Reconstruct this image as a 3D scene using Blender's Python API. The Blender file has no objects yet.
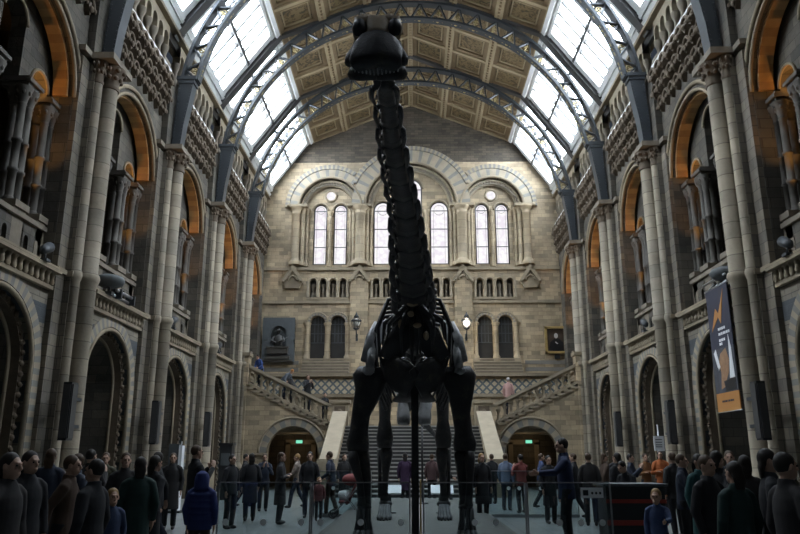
import bpy, math, random
from mathutils import Vector, Matrix, noise
from math import sin, cos, pi, radians, sqrt, atan2
random.seed(7)
SC = bpy.context.scene
COL = SC.collection
EYE = 1.6
# ------------------------------------------------------------------ materials
MATS = {}
def new_mat(name):
    m = bpy.data.materials.new(name); m.use_nodes = True
    nt = m.node_tree; nt.nodes.clear()
    out = nt.nodes.new('ShaderNodeOutputMaterial')
    return m, nt, out
def N(nt, t, **kw):
    n = nt.nodes.new(t)
    for k, v in kw.items():
        if k.startswith('_'): setattr(n, k[1:], v)
        else: n.inputs[k.replace('__', ' ')].default_value = v
    return n
def c4(c): return (c[0], c[1], c[2], 1)
def mat_plain(name, col, rough=.6, metal=0, spec=.5, var=.25, vscale=3.0, bump=0.0, emit=None, estr=0, objcoord=True):
    m, nt, out = new_mat(name)
    b = N(nt, 'ShaderNodeBsdfPrincipled', Roughness=rough, Metallic=metal)
    b.inputs['Specular IOR Level'].default_value = spec
    tc = N(nt, 'ShaderNodeTexCoord')
    nz = N(nt, 'ShaderNodeTexNoise', Scale=vscale, Detail=5.0)
    nt.links.new(tc.outputs['Object'], nz.inputs['Vector'])
    mx = N(nt, 'ShaderNodeMix', _data_type='RGBA', _blend_type='MIX')
    mx.inputs[6].default_value = c4([x*(1-var) for x in col]); mx.inputs[7].default_value = c4([x*(1+var) for x in col])
    nt.links.new(nz.outputs['Fac'], mx.inputs[0])
    nt.links.new(mx.outputs[2], b.inputs['Base Color'])
    if bump:
        bp = N(nt, 'ShaderNodeBump', Strength=bump, Distance=.02)
        nt.links.new(nz.outputs['Fac'], bp.inputs['Height']); nt.links.new(bp.outputs[0], b.inputs['Normal'])
    if emit:
        b.inputs['Emission Color'].default_value = c4(emit); b.inputs['Emission Strength'].default_value = estr
    nt.links.new(b.outputs[0], out.inputs[0])
    MATS[name] = m; return m
def mat_stone(name, c1, c2, mortar, bw=.7, bh=.33, msize=.012, blotch=.45, rough=.85, bump=.35, bias=0.0, stripes=None):
    m, nt, out = new_mat(name)
    b = N(nt, 'ShaderNodeBsdfPrincipled', Roughness=rough)
    b.inputs['Specular IOR Level'].default_value = .25
    g = N(nt, 'ShaderNodeNewGeometry')
    sp = N(nt, 'ShaderNodeSeparateXYZ'); nt.links.new(g.outputs['Position'], sp.inputs[0])
    ad = N(nt, 'ShaderNodeMath', _operation='ADD'); nt.links.new(sp.outputs[0], ad.inputs[0]); nt.links.new(sp.outputs[1], ad.inputs[1])
    cb = N(nt, 'ShaderNodeCombineXYZ'); nt.links.new(ad.outputs[0], cb.inputs[0]); nt.links.new(sp.outputs[2], cb.inputs[1])
    br = N(nt, 'ShaderNodeTexBrick', Scale=1.0)
    br.inputs['Color1'].default_value = c4(c1); br.inputs['Color2'].default_value = c4(c2); br.inputs['Mortar'].default_value = c4(mortar)
    br.inputs['Mortar Size'].default_value = msize; br.inputs['Bias'].default_value = bias
    br.inputs['Brick Width'].default_value = bw; br.inputs['Row Height'].default_value = bh
    br.inputs['Mortar Smooth'].default_value = .3
    nt.links.new(cb.outputs[0], br.inputs['Vector'])
    nz = N(nt, 'ShaderNodeTexNoise', Scale=.55, Detail=7.0, Roughness=.65); nt.links.new(g.outputs['Position'], nz.inputs['Vector'])
    rp = N(nt, 'ShaderNodeMapRange'); rp.inputs[1].default_value = .3; rp.inputs[2].default_value = .7
    rp.inputs[3].default_value = 1-blotch; rp.inputs[4].default_value = 1+blotch*.35
    nt.links.new(nz.outputs['Fac'], rp.inputs[0])
    col = br.outputs['Color']
    if stripes:
        period, frac, sc = stripes
        md = N(nt, 'ShaderNodeMath', _operation='MODULO'); md.inputs[1].default_value = period; nt.links.new(sp.outputs[2], md.inputs[0])
        lt = N(nt, 'ShaderNodeMath', _operation='LESS_THAN'); lt.inputs[1].default_value = period*frac; nt.links.new(md.outputs[0], lt.inputs[0])
        m2 = N(nt, 'ShaderNodeMix', _data_type='RGBA'); m2.inputs[7].default_value = c4(sc)
        nt.links.new(lt.outputs[0], m2.inputs[0]); nt.links.new(col, m2.inputs[6]); col = m2.outputs[2]
    mu = N(nt, 'ShaderNodeMix', _data_type='RGBA', _blend_type='MULTIPLY'); mu.inputs[0].default_value = 1
    nt.links.new(col, mu.inputs[6]); nt.links.new(rp.outputs[0], mu.inputs[7])
    nt.links.new(mu.outputs[2], b.inputs['Base Color'])
    n2 = N(nt, 'ShaderNodeTexNoise', Scale=9.0, Detail=4.0); nt.links.new(g.outputs['Position'], n2.inputs['Vector'])
    hs = N(nt, 'ShaderNodeMath', _operation='MULTIPLY_ADD'); hs.inputs[1].default_value = -1.0
    nt.links.new(br.outputs['Fac'], hs.inputs[0]); nt.links.new(n2.outputs['Fac'], hs.inputs[2])
    bp = N(nt, 'ShaderNodeBump', Strength=bump, Distance=.03); nt.links.new(hs.outputs[0], bp.inputs['Height']); nt.links.new(bp.outputs[0], b.inputs['Normal'])
    nt.links.new(b.outputs[0], out.inputs[0])
    MATS[name] = m; return m
def mat_emit(name, col, strength, lines=None):
    m, nt, out = new_mat(name)
    e = N(nt, 'ShaderNodeEmission', Strength=strength); e.inputs[0].default_value = c4(col)
    nt.links.new(e.outputs[0], out.inputs[0]); MATS[name] = m; return m
def mat_glass(name, tint=(.8,.87,.88), rough=.03, ior=1.5, trans=.9):
    m, nt, out = new_mat(name)
    t = N(nt, 'ShaderNodeBsdfTransparent'); t.inputs[0].default_value = c4(tint)
    gl = N(nt, 'ShaderNodeBsdfGlossy', Roughness=rough); gl.inputs[0].default_value = (.9,.95,1,1)
    fr = N(nt, 'ShaderNodeFresnel', IOR=ior)
    mx = N(nt, 'ShaderNodeMixShader')
    nt.links.new(fr.outputs[0], mx.inputs[0]); nt.links.new(t.outputs[0], mx.inputs[1]); nt.links.new(gl.outputs[0], mx.inputs[2])
    nt.links.new(mx.outputs[0], out.inputs[0]); MATS[name] = m; return m

TAN1, TAN2 = (.46,.362,.235), (.25,.205,.142)
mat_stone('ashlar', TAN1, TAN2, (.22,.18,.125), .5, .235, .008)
mat_stone('gable_brick_shaded', (.125,.103,.076), (.07,.060,.047), (.06,.05,.04), .5, .16)  # small brick, with the shade under the ridge painted into its colour
mat_stone('side_ashlar_dimmed', (.14,.124,.098), (.08,.075,.066), (.06,.054,.046), .56, .27, .009)  # same stone as the ashlar, darkened to imitate the dim side walls
mat_stone('drum', (.36,.308,.23), (.25,.22,.175), (.18,.155,.12), 7.0, .44, .014)
mat_stone('drum_tan', (.43,.345,.23), (.34,.28,.195), (.24,.195,.14), 7.0, .5, .012)
mat_stone('pilaster', (.20,.172,.13), (.13,.117,.098), (.09,.08,.066), .42, .28)  # dimness of the side walls painted in here too
mat_stone('spandrel', (.24,.212,.16), (.18,.162,.13), (.11,.095,.08), .6, .23, stripes=(.94,.5,(.078,.087,.092)))  # real stripes, base tone lowered to imitate the dim sides
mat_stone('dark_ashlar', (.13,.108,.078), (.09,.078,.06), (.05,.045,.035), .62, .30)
mat_stone('stone_trim', (.31,.255,.175), (.25,.21,.15), (.17,.14,.10), 1.3, 3.0, .006)
mat_plain('stone_cream', (.27,.228,.163), .85, var=.3, vscale=2.5, bump=.2)
mat_plain('stone_dust', (.17,.145,.11), .9, var=.4, vscale=4, bump=.4)
mat_plain('stone_blue', (.165,.158,.14), .8, var=.25, vscale=3)
mat_plain('stone_lamplit', (.42,.25,.10), .85, var=.25, vscale=5, bump=.3)  # orange lamplight painted into the stone of the arch soffits
mat_plain('stone_lamplit_deep', (.33,.19,.08), .85, var=.25, vscale=5, bump=.3)  # deeper tone of painted lamplight, soffits and niche backs
mat_plain('stone_grey_brown', (.085,.077,.066), .8, var=.4, vscale=4, bump=.3)  # dark grey-brown of the gallery columns
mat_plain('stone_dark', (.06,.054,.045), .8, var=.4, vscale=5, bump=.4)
mat_plain('stone_relief', (.10,.075,.05), .85, var=.5, vscale=4, bump=.5)
mat_plain('iron', (.028,.034,.04), .42, .25, var=.3, vscale=1.5, bump=.08)
mat_plain('iron_dark', (.03,.036,.042), .5, .2, var=.3)
mat_plain('iron_gold', (.36,.29,.14), .4, .45, var=.35, vscale=8)
mat_plain('paint_white', (.55,.56,.55), .5, var=.1)
mat_plain('roof_wood', (.15,.105,.055), .6, var=.3, vscale=2)
mat_plain('roof_edge', (.27,.21,.125), .55, var=.2, vscale=3)
mat_plain('rafter', (.045,.045,.045), .55, var=.2)
mat_plain('black_box', (.012,.013,.015), .45, var=.2)
mat_plain('steel', (.35,.36,.37), .3, .8, var=.15)
mat_plain('white_card', (.72,.74,.76), .5, var=.05)
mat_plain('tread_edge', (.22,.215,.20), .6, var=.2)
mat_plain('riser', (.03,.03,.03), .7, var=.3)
mat_plain('slate', (.075,.085,.09), .65, var=.3, vscale=4, bump=.1)
mat_plain('bronze', (.05,.05,.048), .38, .3, var=.4, vscale=6)
mat_plain('gilt', (.42,.30,.12), .4, .5, var=.4, vscale=6)
mat_plain('door_dark', (.028,.026,.024), .4, var=.4)
mat_plain('brass', (.5,.33,.12), .35, .7, var=.2)
mat_plain('sand', (.10,.098,.09), .9, var=.4, vscale=6, bump=.4)
mat_plain('red_stripe', (.25,.03,.02), .5, var=.2)
# ceiling botanical panel: olive and gold leaf blotches on tan
def mat_panel():
    m, nt, out = new_mat('ceiling_panel')
    b = N(nt, 'ShaderNodeBsdfPrincipled', Roughness=.6)
    tc = N(nt, 'ShaderNodeTexCoord')
    g = N(nt, 'ShaderNodeNewGeometry')
    v = N(nt, 'ShaderNodeTexVoronoi', Scale=3.4, _feature='F1'); nt.links.new(g.outputs['Position'], v.inputs['Vector'])
    w = N(nt, 'ShaderNodeTexNoise', Scale=3.2, Detail=6.0, Distortion=2.2); nt.links.new(g.outputs['Position'], w.inputs['Vector'])
    cr = N(nt, 'ShaderNodeValToRGB')
    e = cr.color_ramp.elements
    e[0].position = .38; e[0].color = (.04,.034,.018,1); e[1].position = .55; e[1].color = (.16,.115,.055,1)
    k = e.new(.46); k.color = (.11,.07,.03,1)
    nt.links.new(w.outputs['Fac'], cr.inputs[0])
    nt.links.new(cr.outputs[0], b.inputs['Base Color']); nt.links.new(b.outputs[0], out.inputs[0]); MATS['ceiling_panel'] = m
mat_panel()
# mosaic frieze of pale and dark lozenges
def mat_mosaic():
    m, nt, out = new_mat('mosaic')
    b = N(nt, 'ShaderNodeBsdfPrincipled', Roughness=.6)
    g = N(nt, 'ShaderNodeNewGeometry'); sp = N(nt, 'ShaderNodeSeparateXYZ'); nt.links.new(g.outputs['Position'], sp.inputs[0])
    def tri(src, per):
        a = N(nt, 'ShaderNodeMath', _operation='PINGPONG'); a.inputs[1].default_value = per; nt.links.new(src, a.inputs[0]); return a
    a = tri(sp.outputs[0], .22); c = tri(sp.outputs[2], .22)
    s = N(nt, 'ShaderNodeMath', _operation='ADD'); nt.links.new(a.outputs[0], s.inputs[0]); nt.links.new(c.outputs[0], s.inputs[1])
    l = N(nt, 'ShaderNodeMath', _operation='COMPARE'); l.inputs[1].default_value = .22; l.inputs[2].default_value = .07; nt.links.new(s.outputs[0], l.inputs[0])
    mx = N(nt, 'ShaderNodeMix', _data_type='RGBA'); mx.inputs[6].default_value = (.42,.35,.24,1); mx.inputs[7].default_value = (.09,.11,.12,1)
    nt.links.new(l.outputs[0], mx.inputs[0]); nt.links.new(mx.outputs[2], b.inputs['Base Color']); nt.links.new(b.outputs[0], out.inputs[0]); MATS['mosaic'] = m
mat_mosaic()
def mat_floor():
    m, nt, out = new_mat('floor_tile')
    b = N(nt, 'ShaderNodeBsdfPrincipled', Roughness=.32)
    g = N(nt, 'ShaderNodeNewGeometry')
    br = N(nt, 'ShaderNodeTexBrick', Scale=1.0, _offset=0.0)
    br.inputs['Color1'].default_value = (.22,.24,.24,1); br.inputs['Color2'].default_value = (.17,.19,.195,1); br.inputs['Mortar'].default_value = (.075,.078,.075,1)
    br.inputs['Brick Width'].default_value = .6; br.inputs['Row Height'].default_value = .6; br.inputs['Mortar Size'].default_value = .012
    nt.links.new(g.outputs['Position'], br.inputs['Vector'])
    nz = N(nt, 'ShaderNodeTexNoise', Scale=1.2, Detail=5.0); nt.links.new(g.outputs['Position'], nz.inputs['Vector'])
    mu = N(nt, 'ShaderNodeMix', _data_type='RGBA', _blend_type='MULTIPLY'); mu.inputs[0].default_value = .5
    nt.links.new(br.outputs['Color'], mu.inputs[6]); nt.links.new(nz.outputs['Fac'], mu.inputs[7])
    nt.links.new(mu.outputs[2], b.inputs['Base Color'])
    rr = N(nt, 'ShaderNodeMapRange'); rr.inputs[3].default_value = .22; rr.inputs[4].default_value = .45
    nt.links.new(nz.outputs['Fac'], rr.inputs[0]); nt.links.new(rr.outputs[0], b.inputs['Roughness'])
    nt.links.new(b.outputs[0], out.inputs[0]); MATS['floor_tile'] = m
mat_floor()
mat_glass('barrier_glass', (.80,.86,.87), .02, 1.5)
# stained lancet glass: daylight behind pale quarries with faint rose rings
def mat_stained():
    m, nt, out = new_mat('stained_glass')
    g = N(nt, 'ShaderNodeNewGeometry')
    v = N(nt, 'ShaderNodeTexVoronoi', Scale=4.2); nt.links.new(g.outputs['Position'], v.inputs['Vector'])
    cr = N(nt, 'ShaderNodeValToRGB'); e = cr.color_ramp.elements
    e[0].position = .0; e[0].color = (1,.86,.84,1); e[1].position = .75; e[1].color = (.86,.80,.88,1)
    k = e.new(.35); k.color = (1,1,1,1)
    nt.links.new(v.outputs['Distance'], cr.inputs[0])
    em = N(nt, 'ShaderNodeEmission', Strength=ESTAIN)
    nt.links.new(cr.outputs[0], em.inputs[0]); nt.links.new(em.outputs[0], out.inputs[0]); MATS['stained_glass'] = m
ESTAIN, ESKY = 0.29, 9.0
mat_stained()
def mat_sky_pane():
    m, nt, out = new_mat('sky_pane')
    g = N(nt, 'ShaderNodeNewGeometry')
    nz = N(nt, 'ShaderNodeTexNoise', Scale=.35, Detail=3.0); nt.links.new(g.outputs['Position'], nz.inputs['Vector'])
    cr = N(nt, 'ShaderNodeValToRGB'); e = cr.color_ramp.elements
    e[0].position = .3; e[0].color = (.72,.84,1,1); e[1].position = .7; e[1].color = (.9,.96,1,1)
    nt.links.new(nz.outputs['Fac'], cr.inputs[0])
    em = N(nt, 'ShaderNodeEmission', Strength=ESKY)
    nt.links.new(cr.outputs[0], em.inputs[0]); nt.links.new(em.outputs[0], out.inputs[0]); MATS['sky_pane'] = m
mat_sky_pane()

# ------------------------------------------------------------------ mesh builder
class MB:
    def __init__(s, *mats):
        s.v = []; s.f = []; s.m = []; s.sm = []; s.mats = list(mats); s.cur = 0; s.smooth = False
    def mat(s, name):
        if name not in s.mats: s.mats.append(name)
        s.cur = s.mats.index(name); return s
    def add(s, vs, fs, smooth=None):
        b = len(s.v); s.v += [tuple(p) for p in vs]
        sm = s.smooth if smooth is None else smooth
        for f in fs:
            s.f.append([b+i for i in f]); s.m.append(s.cur); s.sm.append(sm)
    def hexa(s, p):   # 8 pts: bottom 4 ccw, top 4 ccw
        s.add(p, [(3,2,1,0),(4,5,6,7),(0,1,5,4),(1,2,6,5),(2,3,7,6),(3,0,4,7)], False)
    def box(s, x0, x1, y0, y1, z0, z1, f=None):
        P = [(x0,y0,z0),(x1,y0,z0),(x1,y1,z0),(x0,y1,z0),(x0,y0,z1),(x1,y0,z1),(x1,y1,z1),(x0,y1,z1)]
        if f: P = [f(*p) for p in P]
        s.hexa(P)
    def bar(s, a, b, w, h, up=(0,0,1)):   # rectangular bar from a to b
        a = Vector(a); b = Vector(b); d = (b-a).normalized(); u = Vector(up)
        r = d.cross(u)
        if r.length < 1e-4: r = d.cross(Vector((1,0,0)))
        r.normalize(); u = r.cross(d).normalized()
        r *= w/2; u *= h/2
        s.hexa([a-r-u, a+r-u, b+r-u, b-r-u, a-r+u, a+r+u, b+r+u, b-r+u])
    def prism(s, poly, f, w0, w1):  # poly of (u,z) extruded in w by map f(u,w,z)
        n = len(poly)
        vs = [f(u, w0, z) for u, z in poly] + [f(u, w1, z) for u, z in poly]
        s.add(vs, [tuple(range(n)), tuple(range(2*n-1, n-1, -1))] + [(i, i+n, (i+1) % n+n, (i+1) % n) for i in range(n)], False)
    def lathe(s, prof, c, n=12, f=None, smooth=True, sx=1, sy=1):   # prof of (r,z) about vertical axis at c
        vs = []; fs = []
        for r, z in prof:
            for k in range(n):
                a = 2*pi*k/n; p = (c[0]+r*sx*cos(a), c[1]+r*sy*sin(a), c[2]+z)
                vs.append(f(*p) if f else p)
        m = len(prof)
        for i in range(m-1):
            for k in range(n):
                k2 = (k+1) % n; fs.append((i*n+k, i*n+k2, (i+1)*n+k2, (i+1)*n+k))
        s.add(vs, fs, smooth)
        s.add([vs[k] for k in range(n)], [tuple(range(n-1, -1, -1))], False)
        s.add([vs[(m-1)*n+k] for k in range(n)], [tuple(range(n))], False)
    def tube(s, path, radii, n=8, up=(0,0,1), caps=True, smooth=True, jit=0, jf=6.0, seed=0):
        P = [Vector(p) for p in path]; m = len(P); vs = []
        nrm = None
        for i, p in enumerate(P):
            t = (P[min(i+1, m-1)]-P[max(i-1, 0)]).normalized()
            if nrm is None:
                u = Vector(up)
                if abs(t.dot(u)) > .95: u = Vector((0,1,0)) if abs(t.y) < .9 else Vector((1,0,0))
                nrm = (u-t*u.dot(t)).normalized()
            else: nrm = (nrm-t*nrm.dot(t)).normalized()
            bi = t.cross(nrm)
            r = radii[i] if isinstance(radii, (list, tuple)) else radii
            ra, rb = (r, r) if not isinstance(r, (list, tuple)) else r
            for k in range(n):
                a = 2*pi*k/n
                q = p+bi*(ra*cos(a))+nrm*(rb*sin(a))
                if jit:
                    q = q+(q-p).normalized()*(noise.noise(q*jf+Vector((seed, 0, 0)))*jit)
                vs.append(q)
        fs = [(i*n+k, i*n+(k+1) % n, (i+1)*n+(k+1) % n, (i+1)*n+k) for i in range(m-1) for k in range(n)]
        if caps: fs += [tuple(range(n-1, -1, -1)), tuple(range((m-1)*n, m*n))]
        s.add(vs, fs, smooth)
    def blob(s, c, r, n=10, m=6, f=None, jit=0, jf=8.0):
        c = Vector(c); rx, ry, rz = r if isinstance(r, (list, tuple)) else (r, r, r)
        vs = [c+Vector((0,0,-rz))]
        for i in range(1, m):
            t = -pi/2+pi*i/m
            for k in range(n):
                a = 2*pi*k/n
                d = Vector((rx*cos(t)*cos(a), ry*cos(t)*sin(a), rz*sin(t)))
                q = c+d
                if jit: q = c+d*(1+noise.noise(q*jf)*jit)
                vs.append(q)
        vs.append(c+Vector((0,0,rz)))
        fs = [(0, 1+(k+1) % n, 1+k) for k in range(n)]
        for i in range(m-2):
            for k in range(n): fs.append((1+i*n+k, 1+i*n+(k+1) % n, 1+(i+1)*n+(k+1) % n, 1+(i+1)*n+k))
        l = len(vs)-1; o = 1+(m-2)*n
        fs += [(l, o+k, o+(k+1) % n) for k in range(n)]
        if f: vs = [f(*v) for v in vs]
        s.add(vs, fs, True)
    # arched opening cut in a rectangular cell of wall
    def cell(s, f, u0, u1, z0, z1, uc, r, zs, zb, w0, w1, n=18):
        if zb > z0+1e-4: s.box(u0, u1, w0, w1, z0, zb, lambda u, w, z: f(u, w, z))
        inner = [(uc-r, zb), (uc-r, zs)]; outer = [(u0, zb), (u0, zs)]
        angs = [pi-pi*i/n for i in range(1, n)]
        angs += [atan2(z1-zs, u0-uc), atan2(z1-zs, u1-uc)]
        for a in sorted(angs, reverse=True):
            inner.append((uc+r*cos(a), zs+r*sin(a)))
            k = 1e9
            if cos(a) > 1e-6: k = min(k, (u1-uc)/cos(a))
            if cos(a) < -1e-6: k = min(k, (u0-uc)/cos(a))
            if sin(a) > 1e-6: k = min(k, (z1-zs)/sin(a))
            outer.append((uc+k*cos(a), zs+k*sin(a)))
        inner += [(uc+r, zs), (uc+r, zb)]; outer += [(u1, zs), (u1, zb)]
        m = len(inner)
        vs = [f(u, w0, z) for u, z in inner]+[f(u, w0, z) for u, z in outer]+[f(u, w1, z) for u, z in inner]+[f(u, w1, z) for u, z in outer]
        fs = []
        for i in range(m-1):
            fs += [(i, i+1, m+i+1, m+i), (2*m+i+1, 2*m+i, 3*m+i, 3*m+i+1), (i+1, i, 2*m+i, 2*m+i+1)]
        s.add(vs, fs, False)
    # moulded band following an arch: r0..r1, w0..w1, legs down to zb
    def band(s, f, uc, r0, r1, zs, w0, w1, zb=None, n=24, mats=None, a0=0.0, a1=pi, ulim=None, gap=0.0):
        segs = []
        for i in range(n):
            t0 = a1-(a1-a0)*i/n; t1 = a1-(a1-a0)*(i+1)/n
            segs.append((t0-gap, t1+gap))
        for i, (t0, t1) in enumerate(segs):
            q = [(uc+r0*cos(t0), zs+r0*sin(t0)), (uc+r1*cos(t0), zs+r1*sin(t0)), (uc+r1*cos(t1), zs+r1*sin(t1)), (uc+r0*cos(t1), zs+r0*sin(t1))]
            if ulim:
                um = sum(p[0] for p in q)/4
                if um < ulim[0] or um > ulim[1]: continue
            if mats: s.mat(mats[i % len(mats)])
            s.prism(q, f, w0, w1)
        if zb is not None:
            if mats:
                k = max(1, round((zs-zb)/(pi*(r0+r1)/2/n)))
                for sd in (-1, 1):
                    for j in range(k):
                        s.mat(mats[j % len(mats)])
                        za, zc = zb+(zs-zb)*j/k, zb+(zs-zb)*(j+1)/k
                        ua, ub = sorted((uc+sd*r0, uc+sd*r1)); s.box(ua, ub, w0, w1, za, zc, f)
            else:
                for sd in (-1, 1):
                    ua, ub = sorted((uc+sd*r0, uc+sd*r1)); s.box(ua, ub, w0, w1, zb, zs, f)
    # round roll moulding following an arch
    def roll(s, f, uc, r, zs, w, rr, zb=None, n=24, k=6, a0=0.0, a1=pi):
        pts = []
        if zb is not None: pts.append((uc-r, zb))
        pts += [(uc+r*cos(a1-(a1-a0)*i/n), zs+r*sin(a1-(a1-a0)*i/n)) for i in range(n+1)]
        if zb is not None: pts.append((uc+r, zb))
        s.tube([f(u, w, z) for u, z in pts], rr, k)
    def build(s, name, parent=None, loc=None):
        me = bpy.data.meshes.new(name)
        q = parent; L0 = Vector((0,0,0))
        while q is not None: L0 += Vector(q.location); q = q.parent
        if parent is not None and loc is None:
            vs = [Vector(p)-L0 for p in s.v]
        elif loc is not None:
            L = Vector(loc); vs = [Vector(p)-L for p in s.v]
        else: vs = s.v
        me.from_pydata([tuple(p) for p in vs], [], s.f)
        for n in s.mats: me.materials.append(MATS[n])
        me.polygons.foreach_set('material_index', s.m)
        me.polygons.foreach_set('use_smooth', s.sm)
        me.update()
        o = bpy.data.objects.new(name, me); COL.objects.link(o)
        if loc is not None: o.location = Vector(loc)-L0
        if parent is not None: o.parent = parent
        return o
def empty(name, label, cat, loc=(0,0,0), rz=0, group=None):
    o = bpy.data.objects.new(name, None); COL.objects.link(o); o.location = loc; o.rotation_euler = (0,0,rz)
    o.empty_display_size = .2
    return tag(o, label, cat, group)
def tag(o, label, cat, group=None, kind=None):
    o['label'] = label; o['category'] = cat
    if group: o['group'] = group
    if kind: o['kind'] = kind
    return o
def struct(o, label, cat='wall'):
    o['kind'] = 'structure'; o['label'] = label; o['category'] = cat; return o
def copy_tree(o, parent=None):
    c = o.copy(); COL.objects.link(c); c.parent = parent
    for ch in list(o.children): copy_tree(ch, c)
    return c
ORD = ['first', 'second', 'third', 'fourth', 'fifth', 'sixth', 'seventh', 'eighth', 'ninth', 'tenth']
POW_UP = 40; EXPO = 1.85
mat_plain('banner_blue', (.018,.022,.045), .6, var=.1)
mat_plain('banner_photo', (.05,.055,.07), .6, var=.6, vscale=5)
mat_plain('banner_skin', (.30,.17,.09), .6, var=.5, vscale=6)
mat_plain('banner_orange', (.42,.19,.05), .6, var=.1)
mat_plain('portrait_brown', (.05,.033,.022), .4, var=.4, vscale=2)
mat_plain('portrait_black', (.006,.006,.007), .4, var=.2)
mat_plain('portrait_face', (.45,.42,.40), .5, var=.2, vscale=9)
mat_plain('white_dot', (.8,.84,.84), .6, var=.02)
mat_plain('lantern_glass_dim', (.5,.5,.46), .2, var=.1)
mat_emit('lantern_glass', (1,.92,.75), .9)
mat_emit('green_glow', (.25,.9,.6), .25)
mat_plain("cloth_red", (.16,.03,.03), .8, var=.2)
# ================================================================== the hall
W = 8.9; PIERS = [18.1, 24.1, 30.1, 36.1]; YE = 42.0; BAY = 6.0
BAYS = [(0.1, 6.1), (6.1, 12.1), (12.1, 18.1), (18.1, 24.1), (24.1, 30.1), (30.1, 36.1), (36.1, 42.1)]
VIS = [2, 3, 4, 5, 6]
def side(s): return lambda u, w, z: (s*(W+w), u, z)
def endf(u, w, z): return (u, YE+w, z)
SN = {-1: 'left', 1: 'right'}
# floor
b = MB('floor_tile'); b.box(-14, 14, -8, YE+.5, -.2, 0); struct(b.build('floor'), 'grey stone tiled floor of the hall', 'floor')
ZC0, ZC1 = 5.65, 6.0          # gallery cornice
for s in (-1, 1):
    f = side(s); b = MB('side_ashlar_dimmed', 'spandrel', 'dark_ashlar', 'stone_dark')
    for i, (ua, ub) in enumerate(BAYS):
        uc = (ua+ub)/2
        # ground arcade plate
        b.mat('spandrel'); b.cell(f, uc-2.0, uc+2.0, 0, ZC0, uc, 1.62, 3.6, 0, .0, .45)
        b.mat('side_ashlar_dimmed'); b.cell(f, uc-2.0, uc+2.0, 0, ZC0, uc, 1.38, 3.6, 0, .45, 1.3)
        b.box(ua, uc-2.0, 0, 1.3, 0, ZC0, f); b.box(uc+2.0, ub, 0, 1.3, 0, ZC0, f)
        # alcove behind: party walls, back wall with a blind arch, vault
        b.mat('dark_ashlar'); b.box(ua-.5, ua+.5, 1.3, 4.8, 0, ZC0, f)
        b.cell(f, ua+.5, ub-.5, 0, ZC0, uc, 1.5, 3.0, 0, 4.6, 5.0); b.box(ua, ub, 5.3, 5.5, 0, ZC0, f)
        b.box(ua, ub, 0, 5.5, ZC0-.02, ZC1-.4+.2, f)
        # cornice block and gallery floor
        b.mat('side_ashlar_dimmed'); b.box(ua, ub, 0, .6, ZC0, ZC1, f)
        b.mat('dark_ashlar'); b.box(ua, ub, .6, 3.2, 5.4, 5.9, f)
        # upper storey outer plate with great arch
        b.mat('side_ashlar_dimmed'); b.cell(f, uc-2.3, uc+2.3, ZC1, 13.2, uc, 1.98, 10.75, ZC1, 0, .55)
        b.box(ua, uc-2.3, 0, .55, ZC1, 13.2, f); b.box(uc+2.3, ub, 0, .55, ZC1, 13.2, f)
        b.box(ua, ub, .02, .55, 13.2, 15.1, f)
        # inner screen: tall lancet between two low arches
        b.cell(f, uc-.95, uc+.95, 10.55, 13.2, uc, .5, 11.9, 10.55, .62, 1.0)
        for q in (-1, 1):
            c = uc+q*1.42; u0, u1 = sorted((uc+q*.95, uc+q*1.98))
            b.cell(f, u0, u1, 10.55, 13.2, c, .40, 10.75, 10.55, .62, 1.0)
            b.box(*sorted((uc+q*1.98, uc+q*3.0)), .55, 1.0, ZC1, 13.2, f)
            b.mat('stone_lamplit_deep'); b.box(u0, u1, 1.0, 1.06, 10.3, 11.4, f); b.mat('side_ashlar_dimmed')
        # passage behind
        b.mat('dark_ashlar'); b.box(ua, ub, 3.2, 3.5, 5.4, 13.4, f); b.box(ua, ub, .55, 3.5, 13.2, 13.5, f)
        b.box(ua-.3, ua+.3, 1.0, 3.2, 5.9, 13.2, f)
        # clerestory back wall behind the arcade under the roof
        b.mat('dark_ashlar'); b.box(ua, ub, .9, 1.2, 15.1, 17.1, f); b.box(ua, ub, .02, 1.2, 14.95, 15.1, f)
    wall = struct(b.build('wall_'+SN[s]), 'long %s side wall of banded stone arches in two storeys' % SN[s])
    for i in VIS:
        ua, ub = BAYS[i]; uc = (ua+ub)/2
        m = MB('stone_trim'); m.roll(f, uc, 1.62, 3.6, .0, .065, 0); m.roll(f, uc, 1.40, 3.6, .42, .05, 0); m.build('arch_roll', wall)
        m = MB('stone_blue', 'stone_cream'); m.band(f, uc, 1.70, 2.0, 3.6, -.03, .05, 1.2, n=40, mats=['stone_blue', 'stone_cream']); m.build('arch_voussoirs', wall)
        m = MB('stone_relief')
        m.band(f, uc, 1.44, 1.60, 3.6, .18, .40, 0, n=20)
        k = 0
        for q in range(48):
            L = 2*3.4+pi*1.5; d = L*(q+.5)/48
            if d < 3.4: u, z = uc-1.52, .2+d
            elif d > L-3.4: u, z = uc+1.52, .2+L-d
            else: a = pi-(d-3.4)/1.5; u, z = uc+1.52*cos(a), 3.6+1.52*sin(a)
            m.blob(f(u, .17, z), (.07, .075+.02*(q % 2), .075), 6, 4, jit=.5)
        m.build('carved_band', wall)
        # upper arch orders
        m = MB('stone_trim', 'stone_lamplit'); m.roll(f, uc, 2.0, 10.75, -.02, .06, None)
        m.roll(f, uc, 2.22, 10.75, -.04, .07, None); m.build('upper_arch_roll', wall)
        m = MB('stone_lamplit', 'stone_dust'); m.band(f, uc, 1.88, 1.975, 10.75, .12, .5, None, n=26, mats=['stone_lamplit', 'stone_lamplit_deep']); m.build('arch_soffit', wall)
        m = MB('stone_trim'); m.roll(f, uc, .52, 11.9, .6, .05, None, n=14)
        for q in (-1, 1): m.roll(f, uc+q*1.42, .42, 10.75, .6, .045, None, n=14)
        m.build('screen_arch_roll', wall)
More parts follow.
